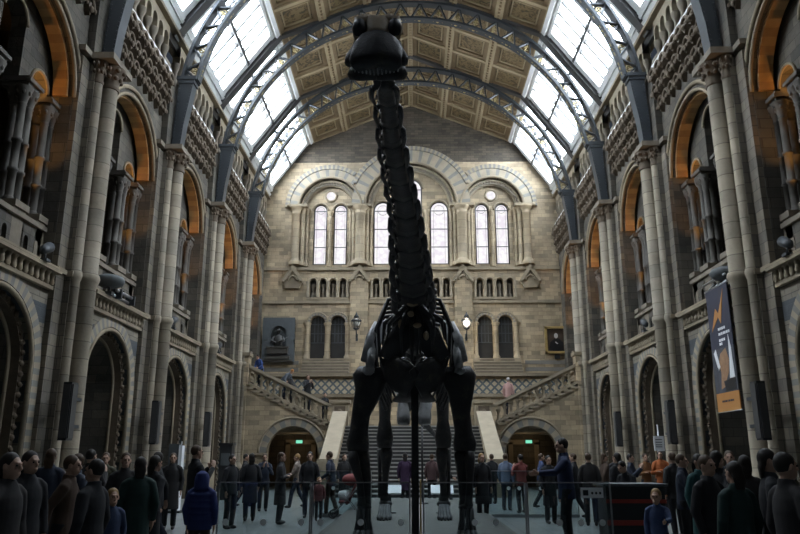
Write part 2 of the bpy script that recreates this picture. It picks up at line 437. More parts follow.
    # string courses on the side walls as trim
    t = MB('stone_trim'); t.box(0.1, 42, -.22, .1, ZC1, ZC1+.1, f)
    t.box(0.1, 42, -.12, .1, 14.98, 15.12, f); t.box(.1, 42, -.2, .6, 16.98, 17.12, f)
    struct(t.build('trim_%d' % (1 if s < 0 else 2)), 'ledges of pale stone running along the %s wall' % SN[s], 'trim')
# ---------------------------------------------------------------- piers
def make_pier(s, y, label, half=False):
    r = empty('clustered_pier', label, 'pillar', (s*(W-.3), y, 0), group='clustered piers along the side walls')
    f = side(s)
    def lat(c, prof, n=14): return ('', c, prof, n)
    m = MB('pilaster')
    m.box(y-1.0, y+1.0, -.14, .3, 0, 12.0, f); m.build('pilaster', r)
    m = MB('pilaster'); m.box(y-.58, y+.58, -.3, 0, 0, 12.0, f); m.build('pilaster', r)
    m = MB('stone_trim'); m.box(y-1.08, y+1.08, -.42, .1, 0, 1.05, f); m.box(y-.5, y+.5, -.8, 0, 0, 1.05, f); m.build('plinth', r)
    for du, w, rr, nm in ((0, -.47, .235, 'shaft'), (-.42, -.33, .135, 'shaft'), (.42, -.33, .135, 'shaft')):
        m = MB('drum')
        m.lathe([(rr*1.35, 1.05), (rr*1.4, 1.13), (rr*1.12, 1.22), (rr, 1.35), (rr, 5.9), (rr*1.2, 5.95), (rr*1.3, 6.05), (rr*1.2, 6.15), (rr, 6.2), (rr, 11.5)], f(y+du, w, 0), 18)
        m.build(nm, r)
        m = MB('stone_relief')
        m.lathe([(rr*1.12, 11.45), (rr*1.2, 11.52), (rr*1.0, 11.58), (rr*1.15, 11.75), (rr*1.55, 12.0), (rr*1.7, 12.1)], f(y+du, w, 0), 16)
        for k in range(10):
            a = 2*pi*k/10
            for zz, q in ((11.78, 1.25), (11.98, 1.6)):
                p = f(y+du, w, zz); m.blob((p[0]+rr*q*cos(a), p[1]+rr*q*sin(a), zz), (rr*.3, rr*.3, .07), 5, 4)
        m.build('capital', r)
    m = MB('stone_dust'); m.box(y-1.06, y+1.06, -.2, .2, 12.14, 12.3, f); m.box(y-.66, y+.66, -.8, .1, 12.12, 12.3, f); m.build('abacus', r)
    m = MB('stone_trim'); m.box(y-1.05, y+1.05, -.2, .2, 6.0, 6.14, f); m.box(y-.62, y+.62, -.36, .2, 5.98, 6.12, f); m.build('string_ring', r)
    m = MB('side_ashlar_dimmed'); m.box(y-.62, y+.62, -.22, .2, 12.3, 14.98, f); m.build('upper_block', r)
    return r
for s in (-1, 1):
    for i, y in enumerate(PIERS):
        make_pier(s, y, ['nearest', 'second', 'third', 'farthest'][i]+' clustered stone pier against the %s wall, counted from the front' % SN[s])
# ---------------------------------------------------------------- gallery fronts, clusters, friezes, arcades under the roof
BN = {2: 'nearest', 3: 'second', 4: 'third', 5: 'fourth', 6: 'farthest'}
for s in (-1, 1):
    f = side(s)
    for i in VIS:
        ua, ub = BAYS[i]; uc = (ua+ub)/2; a0, a1 = ua+1.02, min(ub-1.02, 41.9)
        if i == 6: a1 = 41.9
        r = empty('gallery_cornice', '%s stretch of small corbel balusters below the %s gallery ledge' % (BN[i], SN[s]), 'balustrade', (s*(W-.1), uc, ZC0-.1), group='corbelled gallery cornices')
        n = 16; st = (a1-a0)/n
        m = MB('stone_trim'); m.box(a0, a1, -.12, 0, ZC0-.12, ZC0-.02, f); m.box(a0, a1, -.3, 0, ZC1-.08, ZC1+.02, f); m.build('ledge', r)
        for k in range(n):
            c = a0+(k+.5)*st; m = MB('stone_trim')
            m.lathe([(.05, ZC0-.03), (.075, ZC0+.04), (.055, ZC0+.12), (.06, ZC0+.2), (.1, ZC1-.08)], f(c, -.12, 0), 8); m.build('baluster', r)
        # parapet behind the ledge, pierced by small arches
        r = empty('gallery_parapet', '%s low pierced stone parapet standing on the %s gallery' % (BN[i], SN[s]), 'balustrade', (s*(W+.35), uc, ZC1), group='pierced gallery parapets')
        for q in (-1, 1):
            c = uc+q*1.42; m = MB('side_ashlar_dimmed')
            for k in range(2): m.cell(f, c-.46+.46*k, c+.46*k, ZC1, 7.0, c-.23+.46*k, .1, 6.6, 6.2, .28, .42, n=8)
            m.build('panel', r)
        m = MB('side_ashlar_dimmed')
        for k in range(2): m.cell(f, uc-.5+.5*k, uc+.5*k, ZC1, 7.0, uc-.25+.5*k, .1, 6.6, 6.2, .28, .42, n=8)
        m.build('panel', r)
        m = MB('stone_dust'); m.box(uc-1.95, uc+1.95, .2, .5, 7.0, 7.12, f); m.build('coping', r)
        # column clusters
        for du, kind in ((-1.85, 'near jamb'), (-.76, 'near middle'), (.76, 'far middle'), (1.85, 'far jamb')):
            c = uc+du
            r = empty('column_cluster', 'three banded dark columns under one capital, %s of the %s %s gallery arch' % (kind, BN[i], SN[s]), 'columns', (s*(W+.55), c, ZC1), group='clustered gallery columns')
            m = MB('stone_dust'); m.box(c-.27, c+.27, .28, 1.0, ZC1, 7.25, f); m.box(c-.31, c+.31, .22, 1.0, 7.2, 7.36, f); m.build('pedestal', r)
            for px, pw in ((-.15, .5), (.15, .5), (0, .78)):
                m = MB('stone_grey_brown'); rr = .095
                prof = [(rr*1.5, 7.36), (rr*1.5, 7.42), (rr*1.15, 7.46), (rr, 7.5)]
                for zz in (8.15, 8.9): prof += [(rr, zz-.045), (rr*1.3, zz-.035), (rr*1.3, zz+.035), (rr, zz+.045)]
                prof += [(rr, 9.8), (rr*1.25, 9.84), (rr, 9.88)]
                m.lathe(prof, f(c+px, pw, 0), 10); m.build('shaft', r)
            m = MB('stone_grey_brown')
            for px, pw in ((-.15, .5), (.15, .5), (0, .78)):
                m.lathe([(.1, 9.86), (.12, 9.98), (.2, 10.22), (.21, 10.28)], f(c+px, pw, 0), 10)
                for k in range(6):
                    p = f(c+px, pw, 10.1); m.blob((p[0]+.15*cos(k*pi/3), p[1]+.15*sin(k*pi/3), 10.12), (.05, .05, .07), 5, 4)
            m.build('capital', r)
            m = MB('stone_grey_brown'); m.box(c-.27, c+.27, .34, 1.0, 10.28, 10.55, f); m.box(c-.33, c+.33, .27, 1.0, 10.38, 10.47, f); m.build('abacus', r)
        # carved corbel frieze under the roof arcade
        fa, fb = ua+.65, min(ub-.65, 41.9)
        if i == 6: fb = 41.9
        r = empty('corbel_frieze', '%s panel of carved brown honeycomb corbels high on the %s wall' % (BN[i], SN[s]), 'frieze', (s*W, uc, 13.3), group='carved corbel friezes')
        for row in range(3):
            m = MB('stone_relief'); n = 9; st = (fb-fa)/n; z = 13.35+row*.54
            for k in range(n+(row % 2)):
                c = fa+(k+.5-(row % 2)*.5)*st; c = min(max(c, fa+.1), fb-.1)
                w0 = -.1-.1*row
                m.tube([f(c+st*.42*cos(t*pi/8), w0, z+.26+.24*sin(t*pi/8)) for t in range(-1, 10)], .055, 5)
                m.prism([(c-st*.2, z+.22), (c-st*.1, z+.02), (c, z-.08), (c+st*.1, z+.02), (c+st*.2, z+.22), (c, z+.36)], f, w0-.02, .05)
                m.blob(f(c, w0-.05, z+.12), (.07, .08, .12), 6, 5, jit=.4)
                m.blob(f(c+st*.5, w0-.03, z+.2), (.06, .06, .09), 6, 4, jit=.4)
            m.build('corbel_row', r)
        r = empty('roof_arcade', '%s stretch of small open stone arcade beneath the %s skylight' % (BN[i], SN[s]), 'balustrade', (s*W, uc, 15.12), group='small arcades under the skylights')
        n = 8; st = (fb-fa)/n
        m = MB('stone_cream')
        for k in range(n): m.cell(f, fa+k*st, fa+(k+1)*st, 16.2, 16.98, fa+(k+.5)*st, st*.36, 16.45, 16.2, .0, .3, n=10)
        m.build('arch_head', r)
        for k in range(n+1):
            c = fa+k*st; m = MB('stone_dust')
            m.lathe([(.17, 15.12), (.17, 15.25), (.1, 15.33), (.09, 15.85), (.1, 15.9), (.18, 16.12), (.18, 16.2)], f(c, .15, 0), 8); m.build('colonnette', r)
        m = MB('paint_white'); m.box(fa, fb, -.2, -.1, 15.1, 15.2, f); m.build('rail', r)
# ---------------------------------------------------------------- iron arches
def arch_pts(a, bb, n, z0):
    t0 = math.asin(min(1, (z0-14.0)/bb)); return [(a*cos(t0+(pi-2*t0)*k/n), 14.0+bb*sin(t0+(pi-2*t0)*k/n)) for k in range(n+1)]
def make_arch(y, label):
    r = empty('iron_arch', label, 'arch', (0, y, 12.3), group='iron roof arches')
    n = 52; out = arch_pts(8.55, 8.5, n, 15.1); inn = arch_pts(8.0, 7.65, n, 15.1)
    for pts, nm in ((out, 'outer_chord'), (inn, 'inner_chord')):
        m = MB('iron')
        sc = 1 if nm == 'outer_chord' else 1
        cen = [(0, 14.0)]
        for j in range(n):
            (x0, z0), (x1, z1) = pts[j], pts[j+1]
            d = Vector((x1-x0, 0, z1-z0)).normalized(); nn = Vector((-d.z, 0, d.x))*.055
            m.hexa([(x0-nn.x, y-.2, z0-nn.z), (x0+nn.x, y-.2, z0+nn.z), (x0+nn.x, y+.2, z0+nn.z), (x0-nn.x, y+.2, z0-nn.z),
                    (x1-nn.x, y-.2, z1-nn.z), (x1+nn.x, y-.2, z1+nn.z), (x1+nn.x, y+.2, z1+nn.z), (x1-nn.x, y+.2, z1-nn.z)])
        m.build(nm, r)
    m = MB('iron')
    k = 2
    for j in range(0, n, k):
        o0, o1 = out[j], out[min(j+k, n)]; i0, i1 = inn[j], inn[min(j+k, n)]; om = out[j+k//2]
        for p, q in ((i0, om), (om, i1)): m.bar((p[0], y, p[1]), (q[0], y, q[1]), .055, .16, (0,1,0))
        # gilded scrolls in the triangle standing on the inner chord
        cx, cz = (i0[0]+i1[0]+om[0])/3, (i0[1]+i1[1]+om[1])/3
        L = Vector((i1[0]-i0[0], 0, i1[1]-i0[1])); D = Vector((om[0]-cx, 0, om[1]-cz))
        c = Vector((cx, y, cz))-D*.15; g = MB('iron_gold')
        for a_, b_, rr in ((-.24, -.2, .12), (.24, -.2, .12), (-.02, .32, .10), (0, -.35, .07)):
            q = c+L*a_+D*b_
            g.tube([(q.x+rr*cos(t*pi/4), y, q.z+rr*sin(t*pi/4)) for t in range(8)], .028, 4)
            g.blob(q, (.04, .04, .04), 5, 4)
        g.tube([c-D*.5, c, c+D*.7], .03, 4); g.build('gilded_scroll', r)
    m.build('lattice', r)
    for s in (-1, 1):
        m = MB('iron')
        p = [(s*8.5, 12.3), (s*8.44, 13.3), (s*8.34, 14.3), (s*8.28, 15.1)]; wd = [.16, .18, .23, .28]
        for (q0, w0), (q1, w1) in zip(zip(p, wd), list(zip(p, wd))[1:]):
            m.hexa([(q0[0]-w0, y-.22, q0[1]), (q0[0]+w0, y-.22, q0[1]), (q0[0]+w0, y+.22, q0[1]), (q0[0]-w0, y+.22, q0[1]),
                    (q1[0]-w1, y-.22, q1[1]), (q1[0]+w1, y-.22, q1[1]), (q1[0]+w1, y+.22, q1[1]), (q1[0]-w1, y+.22, q1[1])])
            for e in (-1, 1):
                for t in range(7):
                    a = (t+.5)/7; m.blob((q0[0]+(q1[0]-q0[0])*a+e*(w0+(w1-w0)*a-.045), y-.22, q0[1]+(q1[1]-q0[1])*a), .024, 6, 4)
        m.build('iron_post', r)
        m = MB('iron'); m.box(s*8.28-.36, s*8.28+.36, y-.28, y+.28, 15.06, 15.2); m.box(s*8.28-.3, s*8.28+.3, y-.25, y+.25, 14.92, 15.06); m.build('post_cap', r)
    return r
for i, y in enumerate(PIERS):
    make_arch(y, ['nearest', 'second', 'third', 'farthest'][i]+' blue grey iron lattice arch spanning the roof, counted from the front')
# ---------------------------------------------------------------- roof: skylights, coffered ceiling, rafters
SX0, SZ0, SX1, SZ1, ZR = 9.0, 17.1, 6.3, 20.85, 23.45
def slope(s):   # (u = depth, t up the slope 0..1, n inward)
    d = Vector((SX1-SX0, SZ1-SZ0)); L = d.length; nx, nz = -d.y/L, d.x/L
    return lambda u, t, n: (s*(SX0+d.x*t+nx*n), u, SZ0+d.y*t+nz*n)
def cslope(s):
    d = Vector((-SX1, ZR-SZ1)); L = d.length; nx, nz = -d.y/L, d.x/L
    return lambda u, t, n: (s*(SX1+d.x*t+nx*n), u, SZ1+d.y*t+nz*n)
roof = MB('rafter')
for s in (-1, 1):
    g = slope(s); c = cslope(s)
    for (ua, ub) in ((2.9, 13.0),): roof.box(ua, ub, 0, 1, -.2, -.1, g)  # unseen blank roof added in place of skylights to darken the near hall
    for (ua, ub) in BAYS: roof.box(ua, ub, 0, 1, -.3, -.12, c)
    for y in [12.1]+PIERS: roof.box(y-.22, y+.22, -.02, 1.02, -.12, .22, g); roof.box(y-.14, y+.14, 0, 1, -.12, .2, c)
    roof.box(.1, 42.3, -.06, .02, -.2, .1, g)
roof.box(-14, 14, -8, .1, 17, 24); roof.box(-14, 14, -8.2, -8, 0, 24)
for s in (-1, 1): roof.box(s*9.0-.3, s*9.0+.3, -8, .1, 0, 18)
ceil = struct(roof.build('ceiling'), 'pitched timber ceiling of gilded coffers along the ridge of the hall', 'ceiling')
for s in (-1, 1):
    c = cslope(s)
    for i in [3, 4, 5, 6]:
        ua, ub = BAYS[i]; ub = min(ub, YE)
        fr = MB('roof_wood', 'roof_edge')
        rows, cols = 3, 3
        for a in range(cols+1):
            fr.mat('roof_edge'); t = a/cols; fr.box(ua, ub, t-.028, t+.028, -.06, .17, c)
            fr.mat('roof_wood'); fr.box(ua, ub, t-.05, t+.05, -.1, .09, c)
            # row of beads along the rib
            for q in range(24):
                p = c(ua+(ub-ua)*(q+.5)/24, t, .18)
                fr.box(-.05, .05, -.05, .05, -.04, .04, lambda x, y_, z, p=p: (p[0]+x, p[1]+y_, p[2]+z))
        for a in range(rows+1):
            u = ua+(ub-ua)*a/rows; fr.mat('roof_edge'); fr.box(u-.1, u+.1, 0, 1, -.06, .14, c)
        fr.mat('roof_wood')
        for a in range(rows):
            for e in range(cols):
                u0 = ua+(ub-ua)*a/rows+.1; u1 = ua+(ub-ua)*(a+1)/rows-.1; t0 = e/cols+.03; t1 = (e+1)/cols-.03
                fr.mat('roof_wood')
                for (x0, x1, y0, y1) in ((u0, u1, t0, t0+.03), (u0, u1, t1-.03, t1), (u0, u0+.2, t0, t1), (u1-.2, u1, t0, t1)): fr.box(x0, x1, y0, y1, -.08, .06, c)
                fr.mat('roof_edge')
                for (x0, x1, y0, y1) in ((u0+.26, u1-.26, t0+.038, t0+.048), (u0+.26, u1-.26, t1-.048, t1-.038), (u0+.26, u0+.33, t0+.038, t1-.038), (u1-.33, u1-.26, t0+.038, t1-.038)): fr.box(x0, x1, y0, y1, -.08, -.0, c)
        fr.build('coffer_frame', ceil)
        for a in range(rows):
            for e in range(cols):
                p = MB('ceiling_panel'); u0 = ua+(ub-ua)*a/rows; u1 = ua+(ub-ua)*(a+1)/rows
                p.box(u0, u1, e/cols, (e+1)/cols, -.1, -.06, c); p.build('painted_panel', ceil)
WN = [0]
def next_window(b, label, w='window'):
    WN[0] += 1; return struct(b.build('window_%d' % WN[0]), label, w)
for s in (-1, 1):
    g = slope(s)
    for i in [0, 2, 3, 4, 5, 6]:
        ua, ub = BAYS[i]; ub = min(ub, YE)
        if i == 0: ub = 2.9  # unseen skylight, cut short to dim the foreground
        if i == 2: ua = 13.0  # also unseen and shortened to hold back light
        a0, a1 = ua+.26, ub-.26
        m = MB('paint_white')
        for (x0, x1, y0, y1, d) in ((a0, a1, .02, .16, .1), (a0, a1, .9, 1.0, .1), (a0, a0+.35, .16, .9, .06), (a1-.35, a1, .16, .9, .06), (a0, a1, .02, .07, .24), (a0, a1, .95, 1.0, .24), (a0, a1, .1, .13, .16)):
            m.box(x0, x1, y0, y1, -.12, d, g)
        win = next_window(m, '%s sloping skylight over the %s wall, counted from the front' % ({0: 'nearest unseen, shortened', 2: 'second unseen, shortened', 3: 'third', 4: 'fourth', 5: 'fifth', 6: 'farthest'}[i], SN[s]), 'skylight')
        n = 6
        m = MB('rafter')
        for k in range(1, n):
            u = a0+.35+(a1-a0-.7)*k/n; m.box(u-.055, u+.055, .16, .9, -.08, .10, g)
        m.build('glazing_bars', win)
        m = MB('rafter'); m.box(a0+.3, a1-.3, .515, .545, -.08, .2, g); m.build('purlin', win)
        m = MB('sky_pane'); m.box(a0+.3, a1-.3, .14, .92, -.1, -.09, g); m.build('pane', win)
# ---------------------------------------------------------------- end wall
b = MB('ashlar', 'gable_brick_shaded', 'stone_dark', 'stone_cream')
E = endf
b.box(-9.7, 9.7, 0, .6, 0, 6.0, E)
doors = [-5.55, -4.35, -1.2, 0, 1.2, 4.35, 5.55]
edges = [(-9.7, -6.15), (-3.75, -1.8), (1.8, 3.75), (6.15, 9.7)]
for a, c in edges: b.box(a, c, 0, .6, 6.0, 10.4, E)
for c in doors: b.cell(E, c-.6, c+.6, 6.0, 10.4, c, .44, 9.2, 7.07, 0, .6)
trif = [-5.9, -5.3, -4.7, -4.1, -2.1, -1.5, -.9, -.3, .3, .9, 1.5, 2.1, 4.1, 4.7, 5.3, 5.9]
for a, c in ((-9.7, -6.2), (-3.8, -2.4), (2.4, 3.8), (6.2, 9.7)): b.box(a, c, 0, .6, 10.4, 12.5, E)
for c in trif: b.cell(E, c-.3, c+.3, 10.4, 12.5, c, .19, 11.72, 10.75, 0, .35, n=10)
b.mat('stone_dark'); b.box(-6.3, 6.3, .35, .6, 10.4, 12.5, E)
b.mat('ashlar')
for q in (-1, 1): b.cell(E, *sorted((q*3.05, q*7.1)), 12.5, 19.4, q*5.0, 1.93, 16.45, 12.6, 0, .6, n=24)
b.cell(E, -3.05, 3.05, 12.5, 19.42, 0, 2.85, 16.5, 12.6, 0, .6, n=30)
for q in (-1, 1): b.prism([(q*7.1, 12.5), (q*9.7, 12.5), (q*9.7, 16.2), (q*7.32, 19.4), (q*7.1, 19.4)], E, 0, .6)
b.mat('gable_brick_shaded'); b.prism([(-7.34, 19.4), (-6.3, 20.9), (0, 23.5), (6.3, 20.9), (7.34, 19.4)], E, .01, .6)
# tympana with lancets
b.mat('ashlar')
for q in (-1, 1):
    for e in (-1, 1): b.cell(E, *sorted((q*5.0, q*5.0+e*1.98)), 12.6, 18.45, q*5.0+e*.62, .42, 16.4, 12.9, .5, .8)
for c, r, zs, w0, w1 in ((-1.75, .58, 16.4, -2.9, -.95), (0, .7, 17.8, -.95, .95), (1.75, .58, 16.4, .95, 2.9)):
    b.cell(E, w0, w1, 12.6, 19.5, c, r, zs, 12.9, .5, .8)
wend = struct(b.build('wall_end'), 'tall end wall of tan stone with three great round arches and lancet windows')
# arch orders on the end wall
def arch_set(name, uc, zs, r_in, r_mid, r_out, ulim):
    m = MB('stone_cream', 'stone_blue'); m.band(E, uc, r_mid+.06, r_out-.28, zs, -.1, .02, n=int(r_out*13)//2*2+1, mats=['stone_cream', 'stone_blue', 'stone_cream'], ulim=ulim)
    m.band(E, uc, r_out-.26, r_out, zs, -.14, .02, n=int(r_out*22), mats=['stone_cream', 'stone_blue'], ulim=ulim); m.build(name, wend)
    m = MB('stone_trim'); 
    for rr, w, t in ((r_mid, -.06, .09), (r_mid-.2, .18, .08), (r_in-.02, .34, .07)): m.roll(E, uc, rr, zs, w, t, n=36)
    m.build('arch_roll', wend)
    m = MB('stone_dust'); m.band(E, uc, r_in, r_mid-.1, zs, .2, .5, n=30)
    for k in range(30):
        a = pi*(k+.5)/30; m.blob(E(uc+(r_mid-.26)*cos(a), .2, zs+(r_mid-.26)*sin(a)), .07, 6, 4)
    m.build('arch_reveal', wend)
for q in (-1, 1): arch_set('arch_voussoirs', q*5.0, 16.45, 1.55, 1.95, 2.75, (-7.8, -3.45) if q < 0 else (3.45, 7.8))
arch_set('arch_voussoirs', 0, 16.5, 2.45, 2.87, 3.95, (-3.5, 3.5))
def shaft_on(f, u, w, r, z0, z1, name, parent, mat='drum_tan', n=12):
    m = MB(mat); m.lathe([(r*1.5, z0), (r*1.5, z0+.2), (r*1.1, z0+.3), (r, z0+.4), (r, z1-.5), (r*1.15, z1-.46), (r, z1-.42), (r*1.2, z1-.2), (r*1.7, z1-.08), (r*1.7, z1)], f(u, w, 0), n); m.build(name, parent)
for q in (-1, 1):
    for u, w, r in ((3.1, -.1, .30), (2.72, .12, .13), (3.5, .12, .13), (2.48, .32, .1), (3.72, .32, .1), (6.65, .12, .13), (6.42, .32, .1), (7.05, -.06, .24)):
        shaft_on(E, q*u, w, r, 12.75, 16.45, 'shaft', wend)
    for u in (5.0,): shaft_on(E, q*u, .42, .11, 12.75, 16.3, 'shaft', wend)
    for u in (.98,): shaft_on(E, q*u, .42, .12, 12.75, 16.4, 'shaft', wend)
    m = MB('stone_trim'); m.box(*sorted((q*6.35, q*7.45)), -.3, .35, 16.42, 16.58, E); m.box(*sorted((q*2.4, q*3.85)), -.38, .35, 16.42, 16.58, E); m.blob(E(q*7.5, -.2, 16.5), .14, 8, 6); m.build('impost', wend)
# string courses, pilasters, gablets
m = MB('stone_trim'); m.box(-9.6, 9.6, -.12, 0, 12.42, 12.6, E); m.box(-9.6, 9.6, -.1, 0, 10.38, 10.55, E); m.box(-9.6, 9.6, -.06, 0, 6.0, 6.12, E)
for a, c in ((-6.25, -3.75), (-2.45, 2.45), (3.75, 6.25)): m.box(a, c, -.1, 0, 10.6, 10.75, E)
struct(m.build('trim_3'), 'horizontal stone string courses across the end wall', 'trim')
for q in (-1, 1):
    for u, full in ((3.1, 1), (7.1, 0)):
        m = MB('ashlar', 'stone_trim'); c = q*u
        if full: m.box(c-.52, c+.52, -.22, 0, 6.0, 11.9, E)
        m.mat('stone_trim')
        if not full: m.prism([(c-.5, 11.55), (c-.4, 11.3), (c+.4, 11.3), (c+.5, 11.55), (c+.5, 11.75), (c-.5, 11.75)], E, -.2, 0)
        for e in (-1, 1): m.prism([(c+e*.62, 11.75), (c+e*.42, 11.75), (c, 12.35), (c, 12.75)], E, -.34, 0); m.blob(E(c+e*.55, -.26, 11.7), .1, 7, 5)
        m.prism([(c-.45, 11.75), (c+.45, 11.75), (c, 12.4)], E, -.2, 0); m.blob(E(c, -.22, 12.85), (.09, .09, .17), 6, 5)
        m.roll(E, c, .27, 11.75, -.26, .06, n=12); m.build('gablet', wend)
    m = MB('stone_blue'); 
    for z in (6.35, 6.75): m.box(*sorted((q*6.6, q*9.6)), -.02, 0, z, z+.22, E)
    m.build('blue_band', wend)
# triforium colonnettes, little arches
m = MB('stone_trim')
for c in trif: m.roll(E, c, .23, 11.72, -.02, .045, n=10, k=5)
m.build('little_arches', wend)
for c in sorted(set([round(x-.3, 2) for x in trif]+[round(x+.3, 2) for x in trif])):
    shaft_on(E, c, -.04, .065, 10.75, 11.75, 'colonnette', wend, 'stone_cream', 8)
for c in trif: shaft_on(E, c, .22, .07, 10.75, 11.6, 'niche_colonnette', wend, 'stone_dust', 8)
# lower window pairs
for cs in ((-5.55, -4.35), (-1.2, 0, 1.2), (4.35, 5.55)):
    m = MB('stone_trim', 'stone_blue', 'stone_cream')
    for c in cs:
        m.band(E, c, .47, .62, 9.2, -.12, .02, n=18, mats=['stone_cream', 'stone_blue']); m.mat('stone_trim'); m.roll(E, c, .62, 9.2, -.1, .05, n=16)
    m.build('hood_mould', wend)
    for u in sorted(set([round(c-.6, 2) for c in cs]+[round(c+.6, 2) for c in cs])):
        shaft_on(E, u, -.06, .14, 7.0, 9.2, 'door_shaft', wend)
        m = MB('stone_trim'); m.box(u-.19, u+.19, -.3, 0, 6.1, 7.05, E); m.build('door_plinth', wend)
    a, c = cs[0]-.75, cs[-1]+.75
    m = MB('stone_dust')
    for k in range(5):
        m.mat('stone_dust'); m.box(a, c, -.25-.22*(4-k), 0, 6.1+.195*k, 6.1+.195*(k+1)-.06, E); m.mat('stone_cream'); m.box(a, c, -.29-.22*(4-k), 0, 6.1+.195*(k+1)-.06, 6.1+.195*(k+1), E)
    struct(m.build('door_steps'), 'flight of pale stone steps under the %s dark arched doors' % {-5.55: 'left pair of', -1.2: 'middle trio of', 4.35: 'right pair of'}[cs[0]], 'steps')
for k, c in enumerate(doors):
    m = MB('door_dark'); m.box(c-.44, c+.44, .3, .36, 7.05, 9.7, E)
    d = struct(m.build('door_%d' % (k+1)), '%s arched dark doorway at the foot of the end wall' % ORD[k], 'door')
    m = MB('slate')
    for z in (8.05, 8.6, 9.15): m.box(c-.42, c+.42, .26, .3, z, z+.04, E)
    for u in (-.2, 0, .2): m.box(c+u-.015, c+u+.015, .26, .3, 8.05, 9.6, E)
    m.build('glazing_bars', d)
# lancet and round windows of the end wall
def lancet(c, r, zs, zb, label):
    m = MB('rafter'); m.roll(E, c, r-.03, zs, .6, .05, zb, n=18, k=6); m.box(c-r, c+r, .56, .64, zb-.02, zb+.08, E)
    w = next_window(m, label)
    m = MB('stained_glass'); pts = [(c-r, zb)]+[(c+r*cos(pi-pi*k/16), zs+r*sin(pi-pi*k/16)) for k in range(17)]+[(c+r, zb)]
    m.prism(pts, E, .66, .67); m.build('pane', w)
    m = MB('slate')
    for z in (zb+(zs-zb)*.33, zb+(zs-zb)*.66, zs): m.box(c-r, c+r, .63, .66, z-.025, z+.025, E)
    for e in (-.6, .6): m.box(c+e*r-.008, c+e*r+.008, .645, .66, zb, zs, E)
    m.tube([E(c+r*.55*cos(t*pi/8), .65, zs+.05+r*.55*sin(t*pi/8)) for t in range(17)], .012, 4, caps=False)
    m.build('leading', w)
for q, nm in ((-1, 'left'), (1, 'right')):
    for e, en in ((-1, 'left'), (1, 'right')): lancet(q*5.0+e*.62, .42, 16.4, 12.9, '%s lancet window under the %s round arch of the end wall' % (en, nm))
    m = MB('stone_trim'); c = q*5.0
    m.tube([E(c+.34*cos(t*pi/10), .48, 17.35+.34*sin(t*pi/10)) for t in range(21)], .07, 6, caps=False)
    w = next_window(m, 'small round window above the %s lancets' % nm)
    m = MB('stained_glass'); m.prism([(c+.3*cos(t*pi/10), 17.35+.3*sin(t*pi/10)) for t in range(20)], E, .47, .49); m.build('pane', w)
lancet(-1.75, .58, 16.4, 12.9, 'left lancet window under the middle arch beside the neck')
lancet(0, .7, 17.8, 12.9, 'tallest middle lancet window of the end wall behind the neck')
lancet(1.75, .58, 16.4, 12.9, 'right lancet window under the middle arch')
# round string of tympanum arches
m = MB('stone_trim')
for q in (-1, 1):
    for e in (-1, 1): m.roll(E, q*5.0+e*.62, .47, 16.4, .47, .06, n=16)
for c, r, zs in ((-1.75, .64, 16.4), (1.75, .64, 16.4), (0, .76, 17.8)): m.roll(E, c, r, zs, .47, .06, None, n=18)
m.build('lancet_rolls', wend)
# ================================================================== terrace, staircase
b = MB('ashlar', 'stone_trim', 'mosaic')
b.box(-9.6, 9.6, 40.6, YE, 0, 5.9); b.mat('stone_trim'); b.box(-9.6, 9.6, 40.35, YE, 5.9, 6.08)
b.mat('mosaic'); b.box(-9.6, 9.6, 40.56, 40.62, 4.95, 5.75); b.mat('stone_trim'); b.box(-9.6, 9.6, 40.5, 40.62, 4.75, 4.95)
struct(b.build('terrace_wall'), 'stone terrace with a lozenge mosaic frieze behind the staircase', 'wall')
LZ = 3.0
st = empty('grand_staircase', 'wide central stone staircase rising between two pale sloping copings to a landing', 'staircase', (0, 32.6, 0))
for k in range(18):
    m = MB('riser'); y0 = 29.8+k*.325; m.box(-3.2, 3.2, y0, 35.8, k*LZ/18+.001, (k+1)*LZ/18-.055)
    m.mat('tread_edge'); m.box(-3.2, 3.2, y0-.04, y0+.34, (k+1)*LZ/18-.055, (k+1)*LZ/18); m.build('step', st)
m = MB('stone_trim'); m.box(-3.9, 3.9, 35.8, 36.5, 0, LZ); m.box(-9.2, 9.2, 36.5, 40.5, LZ-.25, LZ); struct(m.build('landing_floor'), 'stone landing floor at the head of the central staircase', 'floor')
for s in (-1, 1):
    x0, x1 = sorted((s*3.2, s*3.75))
    m = MB('ashlar'); f = lambda u, w, z: (w, u, z)
    m.prism([(30.0, 0), (35.6, 0), (35.6, 3.5), (30.9, 1.35), (30.0, 1.35)], f, x0, x1); m.build('side_wall', st)
    x0, x1 = sorted((s*3.12, s*3.83))
    m = MB('stone_cream'); m.prism([(30.75, 1.3), (35.55, 3.52), (35.55, 3.70), (30.75, 1.48)], f, x0, x1); m.build('sloping_coping', st)
    m = MB('stone_trim'); m.box(x0, x1, 29.85, 30.8, 0, 1.48); m.build('end_post', st)
